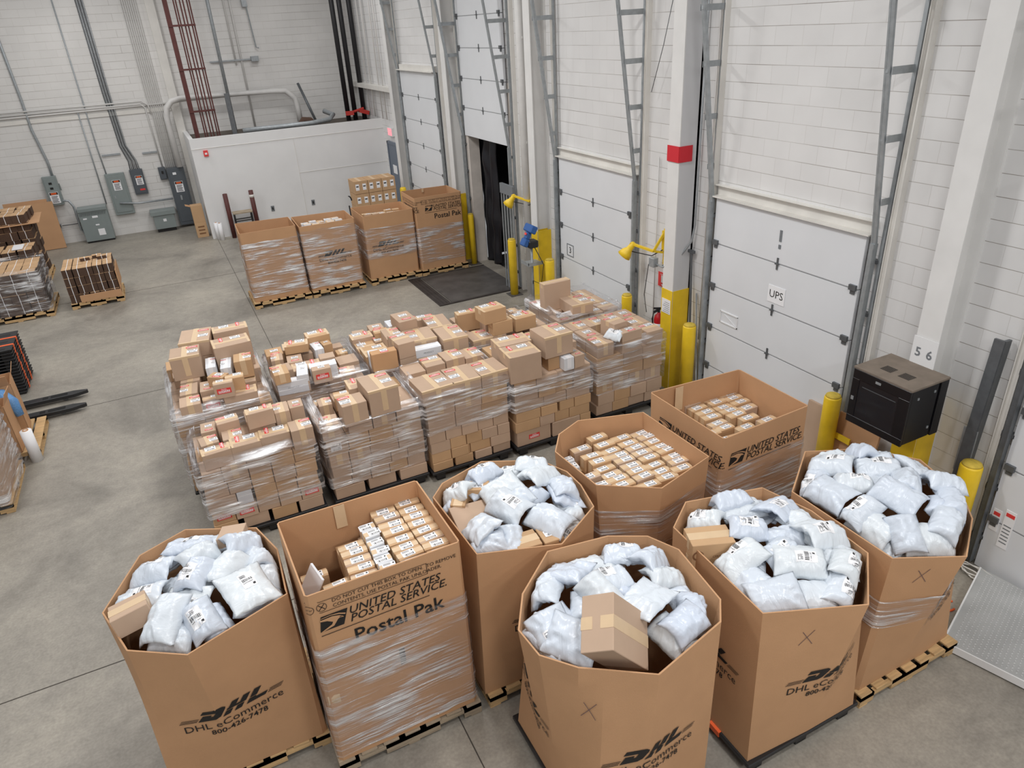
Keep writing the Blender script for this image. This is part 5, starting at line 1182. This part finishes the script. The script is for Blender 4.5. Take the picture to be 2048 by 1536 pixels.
def frect(x0, x1, y0, y1, g=0): return [(x0-g, y0-g), (x1+g, y0-g), (x1+g, y1+g), (x0-g, y1+g)]
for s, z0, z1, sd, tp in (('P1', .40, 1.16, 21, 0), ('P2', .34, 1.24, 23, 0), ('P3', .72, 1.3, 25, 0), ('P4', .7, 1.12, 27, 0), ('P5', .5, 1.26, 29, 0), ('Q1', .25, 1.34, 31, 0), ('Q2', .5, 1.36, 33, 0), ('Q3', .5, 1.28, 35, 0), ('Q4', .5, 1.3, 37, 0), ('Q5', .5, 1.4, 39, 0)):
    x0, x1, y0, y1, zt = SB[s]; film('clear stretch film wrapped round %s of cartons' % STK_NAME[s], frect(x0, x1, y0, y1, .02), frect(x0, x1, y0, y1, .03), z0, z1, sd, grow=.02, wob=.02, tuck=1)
# the two tall cartons and the mailer on the right stacks
def put_mailer(k, x, y, z, rx, ry, rz, sc, lab, grp=None, label=True):
    o = link('poly_mailer', MV[k][0], None, (x, y, z), (rx, ry, rz), (sc, sc, sc)); tag(o, lab, 'mailer', grp)
    if label: link('mailer_label', ML[k], o)
    return o
put_mailer(3, 5.2, 7.66, 1.30, .05, -.05, .4, .9, 'small white poly mailer lying on the wrapped rightmost front stack')
# ================================================================ parcels packed in the postal boxes
def parcel(x, y, z, w_, d, h, a, lab, grp, col='t', lbl=1, tilt=0):
    o = MB().box(-w_/2, w_/2, -d/2, d/2, -h, 0).build('small_parcel', M[COLS[col]], None, bevel=.003); o.location = (x, y, z); o.rotation_euler = (tilt, 0, math.radians(a)); tag(o, lab, 'parcel', grp)
    b = MB(); b.box(-w_/2-.001, w_/2+.001, -d*.28, d*.28, 0, .001).box(w_/2, w_/2+.001, -d*.28, d*.28, -h*.7, 0).box(-w_/2-.001, -w_/2, -d*.28, d*.28, -h*.7, 0); b.build('packing_tape', M['tape'], o)
    if lbl: link('shipping_label', LABP, o, (random.uniform(-.02, .03), 0, .0015), (0, 0, 0), (1, min(1, d/.075), 1))
    return o
R3 = random.Random(8)
def fill(box, pts, z, sz, a, place, under, uz):
    w_ = rows_words(pts, 6 if len(pts) > 24 else 5, RN[6 if len(pts) > 24 else 5]); g = 'small parcels in '+place
    for i, p in enumerate(pts):
        col = p[3] if len(p) > 3 else R3.choice('ttk'); zz = p[2] if len(p) > 2 and p[2] else z
        parcel(p[0], p[1], zz+R3.uniform(-.012, .012), sz[0] if col != 'w' else .12, sz[1], sz[2], a+R3.uniform(-4, 4), 'labelled %s parcel, %s, in %s' % ({'t': 'tan', 'k': 'brown', 'w': 'white'}[col], w_[i], place), g, col, 1, R3.uniform(-.05, .05))
    x0, x1, y0, y1 = under; nx, ny = 4, 4
    for i in range(nx):
        for j in range(ny):
            dx, dy = (x1-x0)/nx, (y1-y0)/ny
            parcel(x0+dx*(i+.5), y0+dy*(j+.5), uz+R3.uniform(-.015, .015), dx*.96, dy*.96, .2, 0, 'unlabelled lower parcel, %s from left, %s from front, in %s' % (ORD[i], ORD[j], place), g, R3.choice('tk'), 0)
A2 = [(1.22+.003*i, 4.90-.106*i, 1.70) for i in range(8)]+[(1.0+.004*i, 4.88-.103*i, 1.70) for i in range(8)]+[(.83, 4.76-.11*i, 1.69, 'w') for i in range(6)]+[(.66, 4.66-.096*i, 1.64) for i in range(6)]+[(.46, 4.36-.12*i, 1.56) for i in range(3)]+[(.33, 4.6, 1.52)]
fill(B2, A2, 1.5, (.205, .095, .16), 0, 'the tall square postal box', (.56, 1.33, 4.04, 4.9), 1.5)
q = tag(MB().box(-.01, .01, -.1, .1, -.12, .12).build('white_carton', M['carton_white'], None, bevel=.004), 'thin white card box standing tilted at the left of the tall square postal box', 'parcel'); q.location = (.29, 4.42, 1.6); q.rotation_euler = (.2, .45, .3)
P4_ = [(3.75, 5.06), (3.76, 4.96), (3.77, 4.86), (3.77, 4.76), (3.77, 4.66), (3.77, 4.56), (3.75, 4.45), (3.70, 4.34), (3.53, 5.08), (3.54, 4.97), (3.55, 4.86), (3.55, 4.75), (3.55, 4.64), (3.53, 4.53), (3.32, 5.06), (3.31, 4.94), (3.33, 4.83), (3.33, 4.73), (3.33, 4.62), (3.33, 4.52), (3.32, 4.41), (3.31, 4.30), (3.31, 5.18, 1.53), (3.09, 5.13), (3.1, 4.6), (3.1, 4.5), (3.1, 4.4), (3.51, 4.41), (3.51, 4.30), (3.11, 4.82, 1.52), (2.9, 5.08, 1.46, 'w'), (2.88, 4.95, 1.46, 'w'), (3.1, 4.95), (2.9, 4.5), (2.89, 4.65, 1.52), (3.1, 4.72), (3.1, 4.28)]
fill(B4, P4_, 1.5, (.205, .098, .15), 0, 'the eight-sided parcel box', (2.86, 3.76, 4.22, 5.1), 1.33)
P5_ = [(x*.985, y*.985) for x, y in ((4.6, 5.46), (4.63, 5.35), (4.64, 5.24), (4.64, 5.12), (4.62, 5.0), (4.6, 4.88), (4.59, 4.77), (4.88, 5.42), (4.89, 5.32), (4.89, 5.22), (4.89, 5.12), (4.88, 5.02), (4.88, 4.91), (5.1, 5.3), (5.1, 5.2), (5.1, 5.09), (5.1, 4.98), (4.95, 4.8), (5.07, 4.66), (4.79, 4.68), (4.85, 4.57), (4.62, 4.56), (4.42, 4.6), (4.4, 4.75), (5.07, 4.55), (4.4, 4.45))]
fill(B5, P5_, 1.5, (.215, .1, .15), 0, 'the big square postal box', (4.12, 5.1, 4.28, 5.15), 1.32)
for nm, b, x0, x1, zz, pl in (('B', BB, 2.62, 3.5, 1.5, 'the second box of the far row'), ('C', BC, 4.05, 4.95, 1.47, 'the third box of the far row')):
    pts = [(x0+(x1-x0)*(i+.5)/5+R3.uniform(-.02, .02), 15.84+.14*j, zz+R3.uniform(-.02, .04), R3.choice('wwt' if nm == 'B' else 'wtk')) for i in range(5) for j in range(5)]
    w_ = rows_words(pts, 5, RN[5])
    for i, p in enumerate(pts): parcel(p[0], p[1], p[2], .16, .11, .12, R3.uniform(-8, 8), '%s parcel, %s, in %s' % ({'t': 'tan', 'k': 'brown', 'w': 'white'}[p[3]], w_[i], pl), 'small parcels in '+pl, p[3], 1 if i % 2 else 0)
    MB().box(x0-.08, x1+.1, 15.72, 16.5, zz-.15, zz-.135).build('inner_tray', M['kraft_in'], b.o)
# ================================================================ mailers heaped in the bulk boxes
PL = {'B1': 'the leftmost front box', 'B3': 'the box behind the postal box', 'B6': 'the rightmost bulk box', 'B7': 'the box left of the rightmost one', 'B8': 'the front centre box'}
import numpy as np
# each heap: bin, height relative to the rim at its middle, slope along x and y, dome, cartons that lie in it
HEAPS = {'B1': (B1, -.06, .0, -.03, .12, [(-.92, 4.62, .17)]), 'B3': (B3, -.08, .04, .0, .10, [(1.68, 4.66, .2), (2.0, 4.05, .13)]),
         'B6': (B6, -.04, .0, -.02, .18, []), 'B7': (B7, -.06, .0, -.04, .12, [(3.08, 3.32, .17)]), 'B8': (B8, -.08, -.03, -.10, .10, [(1.93, 2.72, .29)])}
def heap(b, mid, sx, sy, dome, keep, seed):
    """mailers dropped one after another where the heap is lowest; each lies on what is under it"""
    r = random.Random(seed); P = b.poly(b.z1-.15); n = len(P); c = sum(P, Vector((0, 0)))/n; out = []; g = .025; N_ = 72
    xs = c.x+(np.arange(N_)-N_/2)*g; ys = c.y+(np.arange(N_)-N_/2)*g; X, Y = np.meshgrid(xs, ys, indexing='ij'); R = sum((p-c).length for p in P)/n
    ins = np.full(X.shape, 9.)
    for i in range(n):
        e = P[(i+1) % n]-P[i]; L = e.length; ins = np.minimum(ins, (X-P[i].x)*(-e.y/L)+(Y-P[i].y)*(e.x/L))
    D = np.hypot(X-c.x, Y-c.y); T = b.z1+mid+sx*(X-c.x)+sy*(Y-c.y)+dome*(1-np.minimum(1, (D/R)**2))
    HF = T-.24
    for (kx, ky, kr) in keep: HF = np.where(np.hypot(X-kx, Y-ky) < kr*.8, T+.3, HF)
    own = np.full(X.shape, -1)
    for step in range(130):
        best = None
        for ci_ in range(90):
            p = Vector((r.uniform(P[0].x*0+c.x-R, c.x+R), r.uniform(c.y-R, c.y+R))); v = r.randrange(9); yaw = r.uniform(0, 2*PI); W, L_, Tk = MV[v][1:]
            if ci_ % 2:   # one that lies along a wall
                i = r.randrange(n); e = P[(i+1) % n]-P[i]; L = e.length; e /= L; yaw = math.atan2(e.y, e.x)+r.choice((0, PI/2))+r.uniform(-.06, .06); hw = (W if abs(math.cos(yaw-math.atan2(e.y, e.x))) < .5 else L_)/2
                p = P[i]+e*(L*r.random())+Vector((-e.y, e.x))*(hw+r.uniform(.022, .05))
            cs, sn = math.cos(yaw), math.sin(yaw); U = ((X-p.x)*cs+(Y-p.y)*sn)/(W/2); V = (-(X-p.x)*sn+(Y-p.y)*cs)/(L_/2); m = (abs(U) < 1) & (abs(V) < 1)
            if m.sum() < 20 or (ins[m] < .004).any(): continue
            d = (T-HF)[m].mean()+.4*np.maximum(0, (T-HF)[m]-.05).mean()*2
            if best is None or d > best[0]: best = (d, p, v, yaw, U, V, m)
        if best is None or best[0] < .0: break
        d, p, v, yaw, U, V, m = best; W, L_, Tk = MV[v][1:]; t = np.where(m, np.clip((1-abs(U)**3)*(1-abs(V)**3.4), 0, 1)**.42, 0)*Tk*.85
        A = np.c_[X[m]-p.x, Y[m]-p.y, np.ones(m.sum())]; h = np.minimum(HF[m], T[m]+.06); s_ = np.linalg.lstsq(A, h, rcond=None)[0]
        gx, gy = max(-.5, min(.5, s_[0]*.9+r.uniform(-.06, .06))), max(-.5, min(.5, s_[1]*.9+r.uniform(-.06, .06)))
        z = np.percentile(HF[m]-(A[:, 0]*gx+A[:, 1]*gy)+t[m]*.9, 78)-.012
        Nn = Vector((-gx, -gy, 1)).normalized(); Xv = Vector((math.cos(yaw), math.sin(yaw), 0)); Yv = Nn.cross(Xv).normalized(); Xv = Yv.cross(Nn); e = Matrix((Xv, Yv, Nn)).transposed().to_euler()
        top = z+(X-p.x)*gx+(Y-p.y)*gy+t; up = m & (top > HF); HF = np.where(up, top, HF); own = np.where(up, len(out), own); out.append((v, p.x, p.y, float(z), e.x, e.y, e.z))
    return [o for i, o in enumerate(out) if (own == i).sum() > 12]
for k_, (bb_, *hp) in HEAPS.items():
    L = heap(bb_, *hp, seed=ord(k_[1])*3)
    w_ = rows_words([(t[1], t[2]) for t in L], 6, RN[6])
    for i, (v, x, y, z, a, b_, c_) in enumerate(L):
        lb = ((i*7+len(k_)+v) % 5) < 2; up = math.cos(a)*math.cos(b_)
        o = link('poly_mailer', MV[v][0], None, (x, y, z), (a, b_, c_), None)
        tag(o, '%s white mailer, %s, in %s' % ('labelled' if lb and up > 0 else ('half-buried' if z < sorted(t[3] for t in L)[len(L)//2] else 'plain'), w_[i], PL[k_]), 'mailer', 'white mailers heaped in '+PL[k_])
        if lb and up > 0: link('mailer_label', ML[v], o)
def tilted(name, lab, c, long_dir, up, dims, col, tapes=1, lbl=0, seal=0):
    X = Vector(long_dir).normalized(); Z = Vector(up); Y = Z.cross(X).normalized(); Z = X.cross(Y)
    Mx = Matrix(((X.x, Y.x, Z.x, c[0]), (X.y, Y.y, Z.y, c[1]), (X.z, Y.z, Z.z, c[2]), (0, 0, 0, 1)))
    a, b, h = [q/2 for q in dims]; o = MB().box(-a, a, -b, b, -h, h).build(name, M[COLS[col]], None, bevel=.004); o.matrix_world = Mx; tag(o, lab, 'carton')
    if tapes: e = .0015; MB().box(-a-e, a+e, -.04, .04, h, h+e).box(-a-e, -a, -.04, .04, h*.2, h).box(a, a+e, -.04, .04, h*.2, h).box(-a-e, -a, -.04, .04, -h, -h*.3).box(-a-e, a+e, -.04, .04, -h-e, -h).build('packing_tape', M['tape'], o)
    if lbl: link('shipping_label', LABP, o, (0, .0, h+.003))
    if seal: 
        g = flat([[(.045*math.cos(2*PI*k/16), .045*math.sin(2*PI*k/16)), (.045*math.cos(2*PI*(k+1)/16), .045*math.sin(2*PI*(k+1)/16)), (.03*math.cos(2*PI*(k+1)/16), .03*math.sin(2*PI*(k+1)/16)), (.03*math.cos(2*PI*k/16), .03*math.sin(2*PI*k/16))] for k in range(16)])
        decal('printed_seal', join2(shift(g, -.12, .02), shift(text_geo('CERTIFIED', .028), .06, .0)), lambda u, v: Vector((u, -b-.002, v)), mat('faint_print', (130, 92, 62), .8), o)
    return o
tilted('carton', 'big brown taped carton tilted on the mailers of the front centre box', (1.91, 2.775, 1.755), (.62, .06, -.78), (.60, -.66, .43), (.47, .36, .23), 'k')
tilted('carton', 'brown taped carton tilted at the left rim of the leftmost front box', (-.92, 4.62, 1.72), (.9, .1, .12), (-.1, .1, 1), (.25, .2, .16), 'k')
tilted('carton', 'small brown carton among mailers at the back of the leftmost front box', (-.17, 5.22, 1.66), (.9, -.3, .05), (0, .1, 1), (.2, .2, .14), 'k', 0)
tilted('carton', 'brown sealed carton with printed round seal at the left of the second box from right', (3.13, 3.3, 1.56), (.93, -.35, -.02), (0, 0, 1), (.34, .22, .24), 't', 1, 0, 1)
for a in (('large grey-brown carton under the mailers at left of the box behind the postal box', (1.73, 4.62, 1.46), (1, -.05, -.05), (0, -.2, 1), (.42, .3, .22), 'k', 0, 0), ('tan carton with label near the back left of the box behind the postal box', (1.86, 4.86, 1.6), (.8, -.4, 0), (.1, -.1, 1), (.2, .13, .13), 't', 0, 1),
          ('tan taped parcel leaning at the back left of the box behind the postal box', (1.68, 4.84, 1.58), (.5, .75, .1), (0, 0, 1), (.24, .13, .1), 't', 1, 0), ('brown taped carton at the front edge of the box behind the postal box', (1.92, 4.05, 1.54), (1, -.08, 0), (0, 0, 1), (.2, .2, .14), 't', 1, 0),
          ('brown labelled carton at the front edge beside the taped one, behind the postal box', (2.12, 4.02, 1.54), (1, -.08, 0), (0, 0, 1), (.17, .2, .14), 't', 0, 1)):
    tilted('carton', a[0], a[1], a[2], a[3], a[4], a[5], a[6], a[7])

# ================================================================ left side of the hall
EDGE = mat('corrugated_edge', (84, 62, 48), .85, vary=.45, nscale=30, stretch=(1, 1, 12)); TOPK = M['carton_tan']
def bundle(x, y, z, w_, d, h, lab, grp, a=0):
    b = MB(); b.mi = 0; b.box(-w_/2, w_/2, -d/2, d/2, 0, h-.006); b.mi = 1; b.box(-w_/2, w_/2, -d/2, d/2, h-.006, h)
    o = b.build('carton_bundle', [EDGE, TOPK], None); o.location = (x, y, z); o.rotation_euler = (0, 0, a); tag(o, lab, 'carton bundle', grp)
    MB().box(-.006, .006, -d/2-.002, d/2+.002, h, h+.002).box(-.006, .006, -d/2-.002, -d/2, 0, h).build('strap', M['label'], o); return o
def bundle_pile(x0, y0, nx, ny, nz, w_, d, h, z0, name, jit=.012, seed=1, vis=True):
    r = random.Random(seed)
    for k in range(nz):
        for i in range(nx):
            for j in range(ny):
                if vis and k < nz-1 and 0 < i < nx-1 and 0 < j: continue
                if vis and k < nz-1 and j == ny-1 and 0 < i < nx-1: continue
                bundle(x0+w_*(i+.5)+r.uniform(-jit, jit), y0+d*(j+.5)+r.uniform(-jit, jit), z0+k*h, w_-.012, d-.01, h-.004,
                       'flat-carton bundle, %s from left, %s row, %s layer, on %s' % (ORD[i], ORD[j], ORD[k], name), 'carton bundles on '+name, r.uniform(-.03, .03))
bundle_pile(-2.42, 18.12, 5, 3, 4, .205, .34, .195, .14, 'the brown pile'); pallet(-2.44, -1.36, 18.1, 19.2, 'pallet under the free-standing pile of brown carton bundles')
for i, (x, y) in enumerate(((-1.95, 18.75), (-1.7, 18.85), (-1.6, 18.7))): bundle(x, y, .92, .2, .12, .07, 'loose flat carton bundle lying on the free-standing brown pile, %s from left' % ORD[i], 'loose bundles on the brown pile', .1)
tag(MB().box(-2.22, -1.37, 18.09, 18.11, .14, .3).box(-1.38, -1.36, 18.1, 19.1, .3, .75).build('cardboard_sheet', M['kraft']), 'brown cardboard sheet strapped to the front of the free-standing pile', 'cardboard sheet')
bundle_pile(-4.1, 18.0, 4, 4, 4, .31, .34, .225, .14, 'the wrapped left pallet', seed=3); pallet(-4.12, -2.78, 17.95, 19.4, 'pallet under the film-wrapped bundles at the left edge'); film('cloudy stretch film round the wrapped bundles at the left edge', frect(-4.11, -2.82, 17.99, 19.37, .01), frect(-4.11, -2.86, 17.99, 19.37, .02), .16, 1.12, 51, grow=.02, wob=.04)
bundle_pile(-4.6, 21.0, 5, 3, 8, .3, .4, .2, .14, 'the tall end-wall pile', .03, 5); pallet(-4.65, -3.05, 20.95, 22.25, 'pallet under the tall pile of flat cartons at the end wall')
bundle_pile(-4.3, 20.0, 4, 2, 5, .3, .42, .19, .14, 'the low end-wall pile', .03, 7); pallet(-4.35, -3.05, 19.95, 20.9, 'pallet under the low pile of flat cartons')
tag(MB().box(-3.5, -3.28, 20.1, 20.6, 1.1, 1.12).build('paper_sheet', M['label']), 'white sheet lying on the low pile of flat cartons', 'paper')
tag(MB().box(-4.7, -2.9, 20.9, 22.3, 1.5, 1.515, .04).build('cardboard_sheet', M['kraft']), 'cardboard sheet sticking out of the tall pile at the end wall', 'cardboard sheet')
for i, (x1, h) in enumerate(((-3.0, 1.42), (-2.86, 1.35))):
    tag(MB().obox(Matrix.Translation((x1-.6, 24.75-.1*i+.1, h/2)) @ Matrix.Rotation(-.16, 4, 'X'), 1.1, .05, h).build('cardboard_sheet', M['kraft']), 'large brown cardboard panel leaning on the left end wall, %s' % ('front one' if i else 'back one'), 'cardboard panel', 'leaning cardboard panels')
# black pallets with orange grips
for k in range(15):
    g = thing('plastic_pallet', 'black pallet with orange grips in the left stack, %s' % (('%s from the floor' % ORD[k]) if k < 14 else 'topmost of all'), 'pallet', (-3.52+.004*(k % 3), 14.15, .002+.056*k), .0, 'stacked black pallets at left')
    b = MB(); b.box(-.6, .6, -.5, .5, .03, .052)
    for x in (-.5, 0, .5):
        for y in (-.42, 0, .42): b.box(x-.07, x+.07, y-.06, y+.06, 0, .03)
    b.build('deck', M['blackp'], g, bevel=.004)
    b = MB()
    for y in (-.22, .16): b.box(.58, .606, y-.035, y+.035, .012, .05)
    if k == 14:
        for y in (-.22, .16): b.box(-.6, .6, y-.03, y+.03, .052, .055)
        b2 = MB()
        for y in (-.4, -.03, .34): b2.box(.1, .5, y-.04, y+.04, .052, .054)
        b2.build('hand_hole', M['ink'], g)
    b.build('orange_grip', M['orange'], g)
# pallet jack forks
g = thing('pallet_jack', 'black pallet jack forks pointing right across the floor at left', 'pallet jack', (0, 0, 0))
def fork(y):
    b = MB(); P = [(-3.9, y-.08), (-2.15, y-.08), (-1.95, y-.02), (-1.95, y+.02), (-2.15, y+.08), (-3.9, y+.08)]
    n = 6; b.add([(x, q, z) for z in (.05, .11) for x, q in P], [tuple(range(n-1, -1, -1)), tuple(range(n, 2*n))]+[(i, (i+1) % n, n+(i+1) % n, n+i) for i in range(n)])
    f = b.build('fork', M['blackp'], g, bevel=.006)
    MB().box(-2.62, -2.54, y-.04, y+.04, .1105, .112).box(-2.5, -2.25, y-.045, y+.045, .1105, .112).build('fork_slot', mat('slot', (12, 12, 12), .9), f)
    MB().tube([(-2.3, y-.03, .04), (-2.3, y+.03, .04)], .04, 12).build('load_wheel', M['steel'], f)
fork(12.98); fork(12.42); MB().box(-4.2, -3.9, 12.3, 13.1, .05, .35).build('chassis', M['blackp'], g, bevel=.02)
# pallet with opened boxes, bubble wrap and film roll
pallet(-3.6, -2.5, 11.05, 12.2, 'light pallet under the opened cartons at the left edge')
def open_box(x, y, z, w_, d, h, rz, lab):
    g = thing('open_carton', lab, 'carton', (x, y, z), rz); t = .008
    MB().box(-w_/2, w_/2, -d/2, d/2, 0, t).box(-w_/2, w_/2, -d/2, -d/2+t, 0, h).box(-w_/2, w_/2, d/2-t, d/2, 0, h).box(-w_/2, -w_/2+t, -d/2, d/2, 0, h).box(w_/2-t, w_/2, -d/2, d/2, 0, h).build('body', M['kraft'], g)
    MB().obox(Matrix.Translation((0, -d/2-.05, h+.08)) @ Matrix.Rotation(.5, 4, 'X'), w_*.96, .006, .2).build('flap', M['kraft'], g); MB().obox(Matrix.Translation((w_/2+.03, 0, h+.08)) @ Matrix.Rotation(.35, 4, 'Y'), .006, d*.9, .2).build('flap', M['kraft'], g); return g
open_box(-2.98, 11.85, .14, .6, .5, .85, .1, 'tall opened brown carton at the left edge behind the bubble wrap'); open_box(-2.98, 11.25, .14, .55, .35, .75, -.05, 'second opened brown carton in front, beside the film roll')
bw = mat('bubble_wrap_blue', (98, 150, 205), .3, bump=1, bscale=50)
tag(MB().tube([(-2.95, 11.62, .92), (-2.8, 11.56, .88), (-2.69, 11.47, .76), (-2.64, 11.42, .56)], [.06, .09, .09, .05], 12).build('bubble_wrap', bw, None, True), 'blue bubble wrap hanging out of the opened carton at left', 'bubble wrap')
g = thing('film_roll', 'white roll of stretch film standing by the opened cartons at left', 'film roll', (-2.56, 10.98, 0)); MB().lathe([(.04, 0), (.075, 0), (.075, .5), (.04, .5)], n=28).build('film', M['label'], g, True); MB().lathe([(.038, .0), (.038, .515), (.03, .515), (.03, .4)], n=20).build('core', M['kraft'], g, True)
# wrapped pallet at the lower left edge
pallet(-3.95, -2.7, 9.65, 10.85, 'pallet under the film-wrapped stack at the lower left edge')
for k in range(5):
    for j in range(3): carton(-2.95, 9.85+.39*j, .14+.19*k, .42, .38, .187, 0, 'k', 'n', '', 'wrapped brown carton at lower left edge, %s from front, %s layer' % (ORD[j], ORD[k]), 'wrapped cartons at the lower left edge')
    carton(-3.4, 9.85, .14+.19*k, .44, .38, .187, 0, 'k', 'n', '', 'film-wrapped brown carton at lower left edge, inner column, %s layer' % ORD[k], 'wrapped cartons at the lower left edge')
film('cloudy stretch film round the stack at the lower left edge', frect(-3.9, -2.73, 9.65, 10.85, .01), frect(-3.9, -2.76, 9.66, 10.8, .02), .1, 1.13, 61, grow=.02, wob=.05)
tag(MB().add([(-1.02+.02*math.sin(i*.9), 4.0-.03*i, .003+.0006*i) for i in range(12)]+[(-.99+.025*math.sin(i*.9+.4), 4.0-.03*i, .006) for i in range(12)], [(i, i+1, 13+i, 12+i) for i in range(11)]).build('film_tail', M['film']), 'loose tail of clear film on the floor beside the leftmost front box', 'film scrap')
